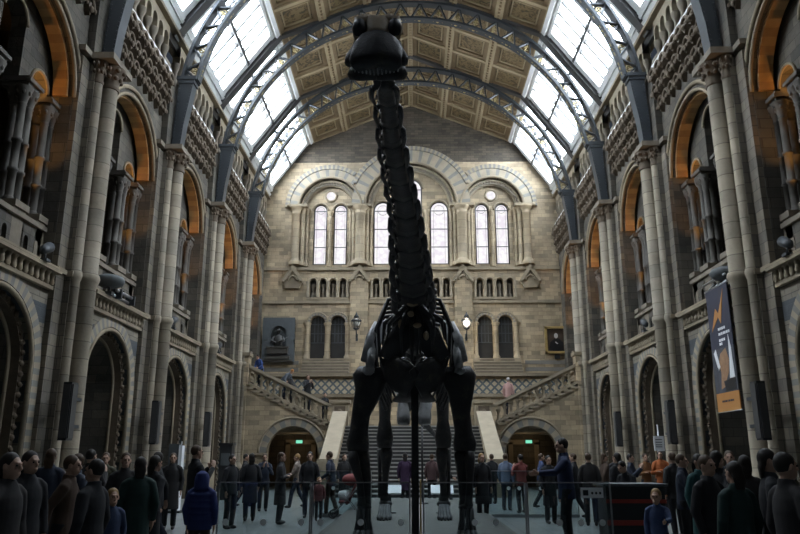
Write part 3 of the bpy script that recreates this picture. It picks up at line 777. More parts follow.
# side flights: front arched walls, stepped string, balusters, rails
for s in (-1, 1):
    nm = SN[s]
    F = lambda u, w, z, s=s: (s*u, 36.0+w, z)
    r = empty('stair_flight', 'side flight climbing to the %s gallery above a round archway, with arcaded balustrade' % nm, 'staircase', (s*6.0, 36.4, 0))
    m = MB('ashlar')
    m.cell(F, 3.75, 8.3, 0, 3.0, 5.8, 1.26, 1.75, 0, 0, .5, n=24)
    n = 13; dx = (8.2-3.9)/n
    for k in range(n):
        u0 = 3.9+k*dx; zz = 3.0+(5.05-3.0)*(k+.2)/n
        m.box(u0, u0+dx+.001, 0, .5, 3.0, zz, F)
    m.box(3.75, 3.9, 0, .5, 3.0, 3.1, F); m.box(8.2, 9.5, -.1, .5, 0, 5.3, F)
    m.build('arched_wall', r)
    m = MB('stone_cream', 'stone_blue'); m.band(F, 5.8, 1.28, 1.62, 1.75, -.05, .05, n=17, mats=['stone_blue', 'stone_cream']); m.build('arch_voussoirs', r)
    m = MB('stone_trim'); m.roll(F, 5.8, 1.66, 1.75, -.04, .06, n=26); m.roll(F, 5.8, 1.27, 1.75, 0, .05, n=26)
    for e in (-1, 1): m.box(5.8+e*1.6-.35, 5.8+e*1.6+.35, -.08, 0, 1.63, 1.75, F)
    m.build('arch_roll', r)
    for k in range(n):     # steps of the flight itself
        m = MB('stone_trim'); u0 = 3.9+k*dx; m.box(u0, 9.0, .5, 2.6, LZ, 3.0+(5.05-3.0)*(k+1)/n, F)
        m.box(u0-.06, u0+dx+.02, -.08, .5, 3.0+(5.05-3.0)*(k+.2)/n-.12, 3.0+(5.05-3.0)*(k+.2)/n, F); m.build('step', r)
    z_at = lambda u: 3.0+(5.05-3.0)*(u-3.9)/(8.2-3.9)
    nb = 12
    for k in range(nb):
        u = 4.1+(8.0-4.1)*(k+.5)/nb; zb = z_at(u)+.08; m = MB('stone_trim')
        m.lathe([(.13, zb-.1), (.13, zb+.06), (.075, zb+.12), (.06, zb+.35), (.07, zb+.42), (.12, zb+.52), (.12, zb+.56)], F(u, .2, 0), 8)
        m.build('baluster', r)
    m = MB('stone_trim'); du = (8.0-4.1)/nb
    for k in range(nb+0):
        u = 4.1+(8.0-4.1)*(k+.5)/nb; zb = z_at(u)+.08+.5
        m.cell(F, u, u+du, zb, zb+.42, u+du/2, du*.36, zb+.14, zb, .1, .3, n=8)
    m.build('balustrade_arches', r)
    m = MB('stone_cream'); g = lambda u, w, z: F(u, w, z)
    m.prism([(3.9, z_at(3.9)+.86), (8.2, z_at(8.2)+.86), (8.2, z_at(8.2)+1.02), (3.9, z_at(3.9)+1.02)], F, .0, .4)
    m.build('handrail', r)
    m = MB('stone_trim'); m.prism([(3.9, z_at(3.9)+.02), (8.2, z_at(8.2)+.02), (8.2, z_at(8.2)+.14), (3.9, z_at(3.9)+.14)], F, -.04, .42); m.build('string', r)
    m = MB('stone_trim', 'stone_relief'); m.box(3.1, 3.92, -.25, .5, LZ-.1, 4.15, F); m.box(3.02, 4.0, -.33, .58, 4.1, 4.25, F)
    m.mat('stone_relief'); m.box(3.25, 3.78, -.29, -.2, 3.3, 3.95, F); m.blob(F(3.5, -.28, 3.62), (.16, .06, .2), 8, 6, jit=.4); m.build('newel', r)
    m = MB('ashlar'); m.box(8.15, 9.3, -.12, .55, 5.0, 6.5, F); m.mat('stone_trim'); m.box(8.08, 9.36, -.18, .6, 6.45, 6.62, F); m.build('top_pier', r)
    # dim passage behind the archway
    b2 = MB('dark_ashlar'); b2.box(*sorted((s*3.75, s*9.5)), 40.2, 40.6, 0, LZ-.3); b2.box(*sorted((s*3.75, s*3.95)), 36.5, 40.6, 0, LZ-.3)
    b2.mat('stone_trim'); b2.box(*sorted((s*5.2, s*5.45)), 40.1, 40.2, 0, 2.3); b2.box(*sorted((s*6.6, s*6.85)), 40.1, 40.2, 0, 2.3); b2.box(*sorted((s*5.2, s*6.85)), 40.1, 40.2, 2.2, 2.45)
    struct(b2.build('passage_wall'), 'dim stone passage seen through the %s archway under the stairs' % nm)
# ================================================================== things in the hall
# wall lanterns
for q, nm in ((-1, 'left'), (1, 'right')):
    x = q*3.2
    r = empty('wall_lantern', 'glazed iron wall lantern on the end wall pilaster, %s' % ('glowing at the right of the skeleton' if q > 0 else 'unlit at the left of the skeleton'), 'lamp', (x, 41.75, 8.6), group='wall lanterns')
    m = MB('iron_dark'); m.tube([(x, 41.78, 8.2), (x, 41.4, 8.35), (x, 41.25, 8.7)], .035, 6); m.box(x-.06, x+.06, 41.7, 41.8, 8.1, 8.5); m.build('bracket', r)
    m = MB('iron_dark')
    for k in range(6):
        a = k*pi/3; m.tube([(x+.16*cos(a), 41.25+.16*sin(a), 8.75), (x+.3*cos(a), 41.25+.3*sin(a), 9.2), (x+.1*cos(a), 41.25+.1*sin(a), 9.42)], .018, 4)
    m.lathe([(.12, 9.4), (.16, 9.44), (.05, 9.6), (.02, 9.7)], (x, 41.25, 0), 8); m.lathe([(.05, 8.65), (.18, 8.72), (.16, 8.78)], (x, 41.25, 0), 8)
    m.lathe([(.30, 9.17), (.31, 9.2), (.30, 9.23)], (x, 41.25, 0), 12); m.build('cage', r)
    m = MB('lantern_glass' if q > 0 else 'lantern_glass_dim'); m.blob((x, 41.25, 9.08), (.2, .2, .26), 10, 8); m.build('globe', r)
# statue niche
nx = -7.8
r = empty('statue_niche', 'dark grey slab with an arched niche holding a bronze bust, left on the end wall', 'statue', (nx, 41.9, 6.9))
m = MB('slate'); G = lambda u, w, z: (nx+u, 41.75+w, z)
m.cell(G, -.95, .95, 6.9, 9.5, 0, .46, 8.55, 7.75, 0, .25, n=18); m.box(-.5, .5, .2, .25, 7.7, 9.1, G); m.box(-.95, -.55, -.02, .0, 8.15, 8.45, G); m.box(.55, .95, -.02, 0, 8.15, 8.45, G); m.build('slab', r)
m = MB('stone_dark'); m.box(-.6, .6, -.22, .1, 7.35, 7.68, G); m.box(-.66, .66, -.28, .1, 7.68, 7.75, G); m.box(-.7, .7, -.14, .1, 7.05, 7.2, G); m.box(-.85, .85, -.08, .05, 6.9, 7.0, G); m.build('ledge', r)
m = MB('bronze')
m.tube([G(0, .02, 7.75), G(0, .0, 8.0), G(.0, -.02, 8.25), G(0, 0, 8.42), G(0, 0, 8.5)], [(.26, .14), (.24, .15), (.27, .15), (.2, .11), (.06, .06)], 12)
m.blob(G(0, -.02, 8.64), (.1, .11, .14), 10, 8); m.lathe([(.2, 0), (.19, .03), (.1, .05), (.09, .12)], G(0, -.02, 8.7), 12)
m.tube([G(-.26, 0, 8.36), G(-.36, -.1, 8.1), G(-.1, -.24, 7.98)], [.07, .06, .04], 8); m.tube([G(.26, 0, 8.36), G(.36, -.1, 8.1), G(.05, -.24, 8.02)], [.07, .06, .04], 8)
m.tube([G(-.3, -.25, 7.85), G(.62, -.28, 8.3)], .02, 6); m.build('bust', r)
# framed portrait
px_ = 8.45
r = empty('framed_portrait', 'gilt framed dark portrait of a seated figure hanging on the right of the end wall', 'painting', (px_, 41.95, 7.3))
G2 = lambda u, w, z: (px_+u, 41.9+w, z)
m = MB('gilt')
for a in ((-.66, -.52, 7.35, 8.95), (.52, .66, 7.35, 8.95), (-.66, .66, 7.35, 7.49), (-.66, .66, 8.81, 8.95)): m.box(a[0], a[1], -.1, .06, a[2], a[3], G2)
m.build('frame', r)
m = MB('portrait_brown'); m.box(-.53, .53, 0, .04, 7.48, 8.82, G2); m.build('canvas', r)
m = MB('portrait_black', 'portrait_face'); m.prism([(-.45, 7.5), (.42, 7.5), (.4, 8.0), (.2, 8.2), (.03, 8.28), (-.12, 8.2), (-.35, 8.02)], G2, -.004, 0)
m.mat('portrait_face'); m.prism([(.0+.11*cos(t*pi/8), 8.4+.16*sin(t*pi/8)) for t in range(16)], G2, -.006, -.001); m.prism([(-.08, 8.02), (-.02, 8.06), (.1, 7.94), (.05, 7.9)], G2, -.006, -.001); m.build('painted_figure', r)
m = MB('black_box'); m.box(-.14, .16, -.03, .05, 7.05, 7.3, G2); m.build('caption_plate', r)
# speakers on piers
for s in (-1, 1):
    for i in range(3):
        y = PIERS[i]-.85; xx = s*8.15
        r = empty('column_speaker', 'tall black column loudspeaker fixed to the %s stone pier on the %s' % (['nearest', 'second', 'third'][i], SN[s]), 'speaker', (xx, y, 2.0), group='black column loudspeakers')
        m = MB('black_box'); m.box(xx-.1, xx+.1, y-.16, y+.16, 1.95, 3.3); m.build('cabinet', r)
        m = MB('rafter'); m.box(xx-s*.115-.012, xx-s*.115+.012, y-.13, y+.13, 2.0, 3.25); m.box(xx-.08, xx+.08, y-.175, y-.155, 2.0, 3.25); m.build('grille', r)
        m = MB('iron_dark'); m.box(*sorted((xx+s*.04, xx+s*.1)), y+.14, y+.75, 2.9, 2.98); m.box(*sorted((xx+s*.04, xx+s*.1)), y+.14, y+.75, 2.25, 2.33); m.build('bracket', r)
# floodlights on the gallery ledge
for s, y, k in ((-1, 19.9, 0), (1, 19.3, 1)):
    x = s*8.62
    r = empty('floodlight', 'grey dome floodlight perched on the %s gallery ledge' % SN[s], 'lamp', (x, y, 6.02), group='dome floodlights')
    m = MB('iron_dark'); m.box(x-.12, x+.12, y-.1, y+.1, 6.02, 6.12); m.box(x-.03, x+.03, y-.03, y+.03, 6.1, 6.3); m.build('stand', r)
    m = MB('slate'); m.lathe([(.2, 0), (.36, .08), (.42, .2), (.36, .3), (.2, .36), (.05, .38)], (x, y, 6.25), 16); m.build('dome', r)
    if s < 0:
        y2 = 20.85
        r = empty('light_bar', 'pair of chrome light tubes lying on the left gallery ledge beside the dome floodlight', 'lamp', (x, y2, 6.02))
        for zz, ww in ((6.1, 0), (6.24, .1)):
            m = MB('steel'); m.tube([(x+ww, y2-.65, zz), (x+ww, y2+.65, zz)], .05, 8); m.build('tube', r)
        for dy in (-.5, .5):
            m = MB('iron_dark'); m.box(x-.08, x+.2, y2+dy-.04, y2+dy+.04, 6.02, 6.3); m.build('clamp', r)
for s, y, k in ((-1, 25.6, 'second'), (-1, 31.9, 'third'), (1, 26.4, 'second'), (1, 16.0, 'nearest'), (-1, 16.2, 'nearest')):
    x = s*8.62
    r = empty('spot_lamp', 'small grey spot lamp on the %s gallery ledge above the %s arch' % (SN[s], k), 'lamp', (x, y, 6.02), group='small spot lamps on the ledges')
    m = MB('iron_dark'); m.box(x-.1, x+.1, y-.1, y+.1, 6.02, 6.08); m.tube([(x, y, 6.06), (x, y, 6.25)], .025, 6); m.build('stand', r)
    m = MB('iron_dark'); m.tube([(x-.0, y-.18, 6.2), (x, y-.1, 6.28), (x, y+.16, 6.42)], [.06, .11, .13], 10); m.build('can', r)
# hanging banner on the right
r = empty('hanging_banner', 'long dark blue banner with an orange zigzag mark, hung from the right gallery', 'banner', (8.45, 19.65, 2.75))
B = lambda u, w, z: (8.45+w, 19.65-u, z)     # u from the back edge to the front edge
m = MB('banner_blue'); m.box(-.7, .7, 0, .03, 4.45, 6.12, B); m.build('cloth', r)
m = MB('banner_photo'); m.box(-.7, .7, 0, .03, 3.25, 4.45, B); m.build('photograph', r)
m = MB('banner_skin', 'white_card', 'black_box')
m.prism([(-.15, 4.3), (.2, 4.42), (.35, 4.1), (.25, 3.75), (.1, 3.6), (-.05, 3.4), (-.3, 3.35), (-.2, 3.8), (-.3, 4.05)], B, -.006, .0)
m.mat('white_card'); m.prism([(-.55, 4.35), (-.42, 4.45), (-.22, 3.95), (-.35, 3.85)], B, -.01, 0); m.prism([(.45, 4.75), (.55, 4.4), (.6, 3.6), (.3, 3.6), (.4, 4.1)], B, -.01, 0)
m.mat('black_box'); m.prism([(-.1, 3.55), (.6, 3.6), (.6, 3.3), (0, 3.27)], B, -.009, 0); m.build('printed_shapes', r)
m = MB('banner_orange'); m.box(-.7, .7, 0, .03, 2.75, 3.25, B); m.build('orange_foot', r)
m = MB('banner_orange'); m.prism([(.45, 6.0), (.12, 5.1), (-.02, 5.3), (-.5, 4.95), (-.15, 5.55), (.02, 5.38)], B, -.012, -.001); m.build('zigzag_mark', r)
m = MB('white_card')
for z, u0, us in ((4.93, -.12, (.11, .05, .1, .09)), (4.79, -.12, (.13, .09, .16, .12, .07)), (4.62, -.12, (.1, .12, .09)), (4.52, -.12, (.09, .05))):
    u = u0
    for q in us: m.box(u, u+q, -.006, 0, z, z+.07, B); u += q+.03
m.build('lettering', r)
m = MB('banner_blue')
u = -.35
for q in (.08, .05, .12, .04, .09, .11, .05): m.box(u, u+q, -.006, 0, 3.0, 3.05, B); u += q+.03
m.build('foot_lettering', r)
m = MB('steel'); m.tube([B(-.75, .015, 6.14), B(.75, .015, 6.14)], .03, 6); m.tube([B(-.75, .015, 2.75), B(.75, .015, 2.75)], .02, 6); m.build('rod', r)
m = MB('steel'); m.tube([B(-.75, -.02, 6.34), B(.75, -.02, 6.34)], .03, 6)
for u in (-.5, 0, .5): m.tube([B(u, .0, 6.14), B(u, .2, 6.34)], .02, 5)
m.build('bracket', r)
# free standing signs and kiosks
r = empty('totem_sign', 'slim upright sign panel with one dark face and a pale edge beside the left arcade', 'sign', (-6.95, 22.0, 0))
m = MB('slate'); m.box(-7.2, -6.9, 21.9, 22.1, .1, 1.95); m.build('panel', r)
m = MB('white_card'); m.box(-6.9, -6.8, 21.88, 22.12, .0, 1.9); m.tube([(-6.86, 22, 1.9), (-6.86, 22, 2.02)], .015, 6); m.build('edge_strip', r)
m = MB('iron_dark'); m.box(-7.3, -6.7, 21.75, 22.25, 0, .06); m.build('base', r)
r = empty('dark_kiosk', 'slim square dark kiosk with a small screen standing below the left side flight', 'kiosk', (-6.9, 28.4, 0))
m = MB('black_box'); m.box(-7.32, -6.86, 28.2, 28.66, 0, 1.98); m.box(-7.36, -6.82, 28.16, 28.7, 1.98, 2.08); m.build('body', r)
m = MB('slate'); m.box(-7.26, -6.92, 28.17, 28.2, 1.25, 1.7); m.build('screen', r)
r = empty('pole_sign', 'white notice on a thin pole beside the second pier on the right', 'sign', (7.72, 23.3, 0))
m = MB('steel'); m.tube([(7.72, 23.3, 0), (7.72, 23.3, 2.55)], .025, 6); m.build('pole', r)
m = MB('white_card'); m.box(7.55, 7.87, 23.24, 23.27, 1.75, 2.2); m.build('notice', r)
m = MB('slate')
for z in (2.08, 2.0, 1.92, 1.86): m.box(7.6, 7.8, 23.235, 23.24, z, z+.025)
m.build('printed_lines', r)
m = MB('iron_dark'); m.lathe([(.22, 0), (.22, .03), (.05, .06)], (7.72, 23.3, 0), 12); m.build('base', r)
r = empty('display_bench', 'low dark display case with two red stripes at the right of the glass barrier', 'display case', (3.6, 12.6, 0))
m = MB('black_box'); m.box(3.15, 4.1, 12.3, 12.9, 0, 1.12); m.build('body', r)
m = MB('red_stripe'); m.box(3.14, 4.11, 12.28, 12.3, .86, .92); m.build('stripe', r)
m = MB('red_stripe'); m.box(3.14, 4.11, 12.28, 12.3, .52, .6); m.build('stripe', r)
m = MB('slate'); m.box(3.1, 4.15, 12.25, 12.95, 1.12, 1.16); m.build('top', r)
# exit lamps in the passages
for q, x, nm in ((-1, -6.1, 'left'), (1, 6.3, 'right')):
    r = empty('exit_lamp', 'small green exit lamp glowing under the %s staircase archway' % nm, 'sign', (x, 40.0, 2.3))
    m = MB('slate'); m.box(x-.2, x+.2, 40.02, 40.1, 2.22, 2.46); m.build('case', r)
    m = MB('green_glow'); m.box(x-.17, x+.17, 40.0, 40.02, 2.26, 2.42); m.build('lit_face', r)
# plinth and barrier
r = empty('dinosaur_plinth', 'long low dark plinth topped with brown sand under the skeleton', 'plinth', (.1, 18.5, 0))
m = MB('black_box'); m.box(-1.75, 1.95, 12.4, 25.5, 0, .2); m.build('kerb', r)
m = MB('sand'); m.box(-1.65, 1.85, 12.5, 25.4, .2, .225); m.build('sand_bed', r)
def barrier(root_label, segs, group, dots_z=(.62,)):
    for k, (x0, y0, x1, y1, lab) in enumerate(segs):
        cx, cy = (x0+x1)/2, (y0+y1)/2
        r = empty('glass_barrier', lab, 'barrier', (cx, cy, 0), group=group)
        d = Vector((x1-x0, y1-y0, 0)); L = d.length; d.normalize(); nn = Vector((-d.y, d.x, 0))
        P = lambda u, w, z: tuple(Vector((x0, y0, 0))+d*u+nn*w+Vector((0, 0, z)))
        m = MB('barrier_glass'); m.box(.03, L-.03, -.007, .007, .08, 1.2, P); m.build('glass_panel', r)
        m = MB('steel'); m.box(.03, L-.03, -.012, .012, 1.195, 1.21, P); m.build('top_edge', r)
        m = MB('steel'); m.box(0, L, -.05, .05, 0, .08, P); m.build('floor_channel', r)
        m = MB('white_dot'); n = int(L/.28)
        for z in dots_z:
            for q in range(n):
                if random.random() < .3: continue
                u = (q+.5)*L/n; m.prism([(u+.05*cos(t*pi/6), z+.05*sin(t*pi/6)) for t in range(12)], P, -.009, -.0075)
        m.build('white_dots', r)
        for u in (0.015, L-.015):
            m = MB('steel'); m.box(u-.012, u+.012, -.012, .012, .08, 1.2, P); m.build('edge_post', r)
yb = 11.6
barrier('', [(-3.0, yb, -1.55, yb, 'glass barrier panel at the left end of the front row, with white dots'), (-1.55, yb, -.02, yb, 'glass barrier panel in front of the left foreleg, with white dots'),
             (.16, yb, 1.75, yb, 'glass barrier panel in front of the right foreleg, with white dots'), (1.75, yb, 3.05, yb, 'glass barrier panel at the right end of the front row, beside the white notice')], 'front glass barrier panels')
barrier('', [(-2.6, 20.5, -1.1, 20.5, 'glass barrier panel behind the plinth at the left'), (1.9, 20.5, 4.5, 20.5, 'far glass barrier panel with a dotted row at the right of the skeleton')], 'far glass barrier panels', (.75,))
r = empty('barrier_notice', 'small white notice with symbols fixed to the right glass barrier panel', 'sign', (2.75, yb-.03, 1.05))
m = MB('white_card'); m.box(2.58, 2.92, yb-.04, yb-.02, .98, 1.13); m.build('card', r)
m = MB('black_box')
m.box(2.61, 2.69, yb-.045, yb-.04, 1.015, 1.095)
for k in range(3): m.prism([(2.75+.06*k+.017*cos(t*pi/5), 1.05+.02*sin(t*pi/5)) for t in range(10)], lambda u, w, z: (u, yb-.045+w, z), 0, .004)
m.build('symbols', r)
# steel prop in front of the skeleton
r = empty('skeleton_prop', 'black upright steel post carrying the chest of the skeleton, brass strip on its side', 'post', (.07, 13.3, .225))
m = MB('black_box'); m.box(-.01, .12, 13.2, 13.34, .225, 2.85); m.build('post', r)
m = MB('black_box'); m.box(-.14, .26, 13.05, 13.5, .225, .27); m.build('foot_plate', r)
m = MB('brass'); m.box(.135, .16, 13.15, 13.2, .27, 1.2); m.build('brass_strip', r)
m = MB('black_box'); m.box(-.35, .45, 13.22, 13.32, 2.8, 2.88); m.build('cradle', r)
for x, nm in ((-.55, 'left'), (.75, 'right')):
    r = empty('reading_panel', 'low white sloping information panel behind the %s foreleg' % nm, 'sign', (x, 18.9, 0))
    m = MB('white_card'); m.hexa([(x-.28, 18.7, .68), (x+.28, 18.7, .68), (x+.28, 18.95, .86), (x-.28, 18.95, .86), (x-.28, 18.7, .71), (x+.28, 18.7, .71), (x+.28, 18.95, .89), (x-.28, 18.95, .89)]); m.build('panel', r)
    m = MB('iron_dark'); m.tube([(x, 18.85, .22), (x, 18.85, .78)], .03, 8); m.box(x-.15, x+.15, 18.75, 18.95, .225, .25); m.build('stand', r)
# ================================================================== the dinosaur skeleton
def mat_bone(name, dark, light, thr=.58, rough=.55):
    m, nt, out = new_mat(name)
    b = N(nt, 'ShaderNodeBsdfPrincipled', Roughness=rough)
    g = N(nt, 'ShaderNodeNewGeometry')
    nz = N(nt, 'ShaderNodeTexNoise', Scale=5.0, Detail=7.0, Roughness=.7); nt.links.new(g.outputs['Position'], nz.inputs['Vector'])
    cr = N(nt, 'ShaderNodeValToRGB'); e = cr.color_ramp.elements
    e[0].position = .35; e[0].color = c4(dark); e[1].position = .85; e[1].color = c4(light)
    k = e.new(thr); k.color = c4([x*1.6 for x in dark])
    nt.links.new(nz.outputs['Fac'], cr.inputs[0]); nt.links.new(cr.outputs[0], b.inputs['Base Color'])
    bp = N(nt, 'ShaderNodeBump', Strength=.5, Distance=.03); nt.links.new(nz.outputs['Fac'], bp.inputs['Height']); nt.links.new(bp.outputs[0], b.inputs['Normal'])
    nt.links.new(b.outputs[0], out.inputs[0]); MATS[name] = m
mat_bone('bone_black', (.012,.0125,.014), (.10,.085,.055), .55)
mat_bone('bone_brown', (.2,.155,.10), (.48,.38,.25), .5)
mat_bone('bone_grey', (.16,.165,.17), (.3,.3,.3), .5, .6)
CX = .05
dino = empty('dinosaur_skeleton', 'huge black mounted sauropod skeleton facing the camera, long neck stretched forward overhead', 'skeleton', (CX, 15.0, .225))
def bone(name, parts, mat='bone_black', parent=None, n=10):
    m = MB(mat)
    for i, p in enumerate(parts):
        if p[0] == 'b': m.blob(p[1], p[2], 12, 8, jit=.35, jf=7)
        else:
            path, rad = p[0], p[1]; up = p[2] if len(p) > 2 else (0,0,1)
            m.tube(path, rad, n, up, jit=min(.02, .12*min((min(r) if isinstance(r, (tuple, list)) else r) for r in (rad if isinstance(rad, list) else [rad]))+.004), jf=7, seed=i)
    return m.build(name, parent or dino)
def lerp_path(P, t):   # piecewise linear with smooth param by y
    for a, b in zip(P, P[1:]):
        if t <= b[1] or b is P[-1]:
            k = (t-a[1])/(b[1]-a[1]); return Vector([a[i]+(b[i]-a[i])*k for i in range(3)])
SPINE = [(-.165, 3.9, 3.80), (-.155, 4.3, 3.90), (-.145, 5.6, 4.10), (-.07, 7.5, 4.33), (-.02, 9.8, 4.42), (.03, 12.0, 4.40), (CX, 13.0, 4.36), (CX, 15, 4.34), (CX, 17.6, 4.25), (CX, 19.2, 3.9), (.15, 21.2, 3.2), (.4, 23.2, 2.6), (.8, 25.0, 2.25)]
def half_w(y):
    T = [(3.9, .085), (4.5, .095), (5.6, .125), (7.5, .175), (9.8, .27), (11.5, .34), (13, .38)]
    for (a, wa), (b, wb) in zip(T, T[1:]):
        if y <= b: return wa+(wb-wa)*(y-a)/(b-a)
    return .38
ys = [3.95]
while ys[-1] < 12.9: ys.append(ys[-1]+.42+.05*len(ys))
ys = ys[:14]; sc_ = (12.95-3.95)/(ys[-1]-3.95); ys = [3.95+(q-3.95)*sc_ for q in ys]
for i, (y0, y1) in enumerate(zip(ys, ys[1:])):
    a, b = lerp_path(SPINE, y0), lerp_path(SPINE, y1); h = half_w((y0+y1)/2); L = b-a
    X = Vector((1,0,0)); Z = Vector((0,0,1))
    P = [([a-L*.04, a+L*.12, a+L*.45, a+L*.8, b+L*.03], [(h*.5, h*.45), (h*.78, h*.58), (h*.68, h*.5), (h*.75, h*.58), (h*.8, h*.62)])]
    for s in (-1, 1):
        P.append(([a+L*.15+X*s*h*.4, a+L*.25+X*s*h*.85-Z*h*.35, a+L*.35+X*s*h*.95-Z*h*.75], [h*.2, h*.2, h*.15]))     # transverse process
        P.append(([a-L*.15+X*s*h*.8-Z*h*.8, a+L*.3+X*s*h*.92-Z*h*.85, a+L*.9+X*s*h*.8-Z*h*.8, a+L*1.35+X*s*h*.7-Z*h*.7], [h*.1, h*.17, h*.1, h*.04]))  # cervical rib
        P.append(([a-L*.12+X*s*h*.5+Z*h*.5, a+L*.3+X*s*h*.42+Z*h*.55, a+L*.95+X*s*h*.55+Z*h*.7, b+L*.1+X*s*h*.6+Z*h*.55], [h*.16, h*.22, h*.24, h*.16]))  # zygapophyses
        P.append(([a+L*.5+X*s*h*.2+Z*h*.5, a+L*.6+X*s*h*.3+Z*h*1.05, a+L*.68+X*s*h*.34+Z*h*1.45], [(h*.18, h*.3), (h*.14, h*.24), (h*.1, h*.12)]))  # forked spine
        P.append(([a+L*.6+X*s*h*.45, b-L*.05+X*s*h*.9-Z*h*.1], [h*.2, h*.1]))
    bone('neck_vertebra', P, n=8)
# skull
d = Vector((0, -.37, -.93)).normalized(); H = Vector((-.19, 3.74, 4.07)); nn = Vector((0, .93, -.37)).normalized(); X = Vector((1,0,0))
at = lambda t, x=0, q=0: H+d*(.43*t)+X*x+nn*q
m = MB('bone_brown', 'bone_black')
m.tube([at(t) for t in (0, .05, .2, .34, .46)], [(.05, .095), (.075, .115), (.09, .105), (.085, .09), (.08, .09)], 16, X, jit=.012, jf=16)
for s in (-1, 1):
    m.tube([at(.06, s*.06, -.05), at(.16, s*.105, -.06), at(.3, s*.115, -.05), at(.42, s*.10, -.02)], [.03, .035, .03, .03], 8, jit=.006, jf=20)
m.mat('bone_black')
m.tube([at(t, 0, -.02) for t in (.5, .56, .64, .74, .85, .94, 1.0)], [(.085, .10), (.095, .13), (.095, .14), (.09, .148), (.08, .152), (.07, .15), (.05, .13)], 18, X, jit=.012, jf=16)
for s in (-1, 1):
    m.tube([at(.36, s*.10, 0), at(.5, s*.125, .03), at(.7, s*.15, .02), at(.85, s*.155, .0)], [.025, .03, .03, .025], 8, jit=.006, jf=20)
skull = m.build('skull', dino)
for s in (-1, 1): m = MB('black_box'); m.blob(at(.3, s*.10, -.05), (.042, .05, .065), 10, 8); m.build('eye_socket_shade', skull)  # solid black blobs paint the shade inside the hollow sockets
m = MB('bone_black')
for s in (-1, 1): m.tube([at(.3, s*.09, .10), at(.55, s*.115, .12), at(.8, s*.13, .10), at(.9, s*.09, .07), at(.93, 0, .06)], [.03, .038, .04, .035, .03], 8, jit=.006, jf=20)
m.tube([at(.6, 0, .11), at(.8, 0, .1), at(.9, 0, .075)], [(.05, .02), (.10, .025), (.08, .025)], 8, X); m.build('lower_jaw', skull)
m = MB('bone_grey')
for k in range(12):
    x = -.12+.24*k/11; m.tube([at(.99-abs(x)*.6, x, -.01), at(1.06-abs(x)*.6, x, .02)], [.009, .004], 5)
m.build('teeth', skull)
# back vertebrae with ribs
for i in range(10):
    y = 13.15+i*.40; c = lerp_path(SPINE, y)
    hs = .45+.22*i/9
    P = [([c+Vector((0, -.2, -.05)), c, c+Vector((0, .2, -.05))], [(.19, .2), (.14, .15), (.2, .2)]),
         ([c+Vector((0, 0, .1)), c+Vector((0, .05, hs*.6)), c+Vector((0, .1, hs))], [(.12, .1), (.06, .12), (.09, .14)])]
    for s in (-1, 1): P.append(([c+Vector((s*.1, 0, .1)), c+Vector((s*.42, .04, .24))], [.09, .05]))
    bone('back_vertebra', P, n=8)
    if i < 9:
        k = sin(pi*(i+1.6)/11)
        for s in (-1, 1):
            wx = .50+.38*k; dz = 1.0+.65*k
            bone('rib', [([c+Vector((s*.12, .0, .12)), c+Vector((s*wx*.72, .03, .06)), c+Vector((s*wx, .08, -.35*dz)), c+Vector((s*wx*.96, .14, -.75*dz)), c+Vector((s*wx*.66, .16, -1.12*dz))], [.05, (.05, .04), (.06, .035), (.06, .03), (.045, .025)])], n=7)
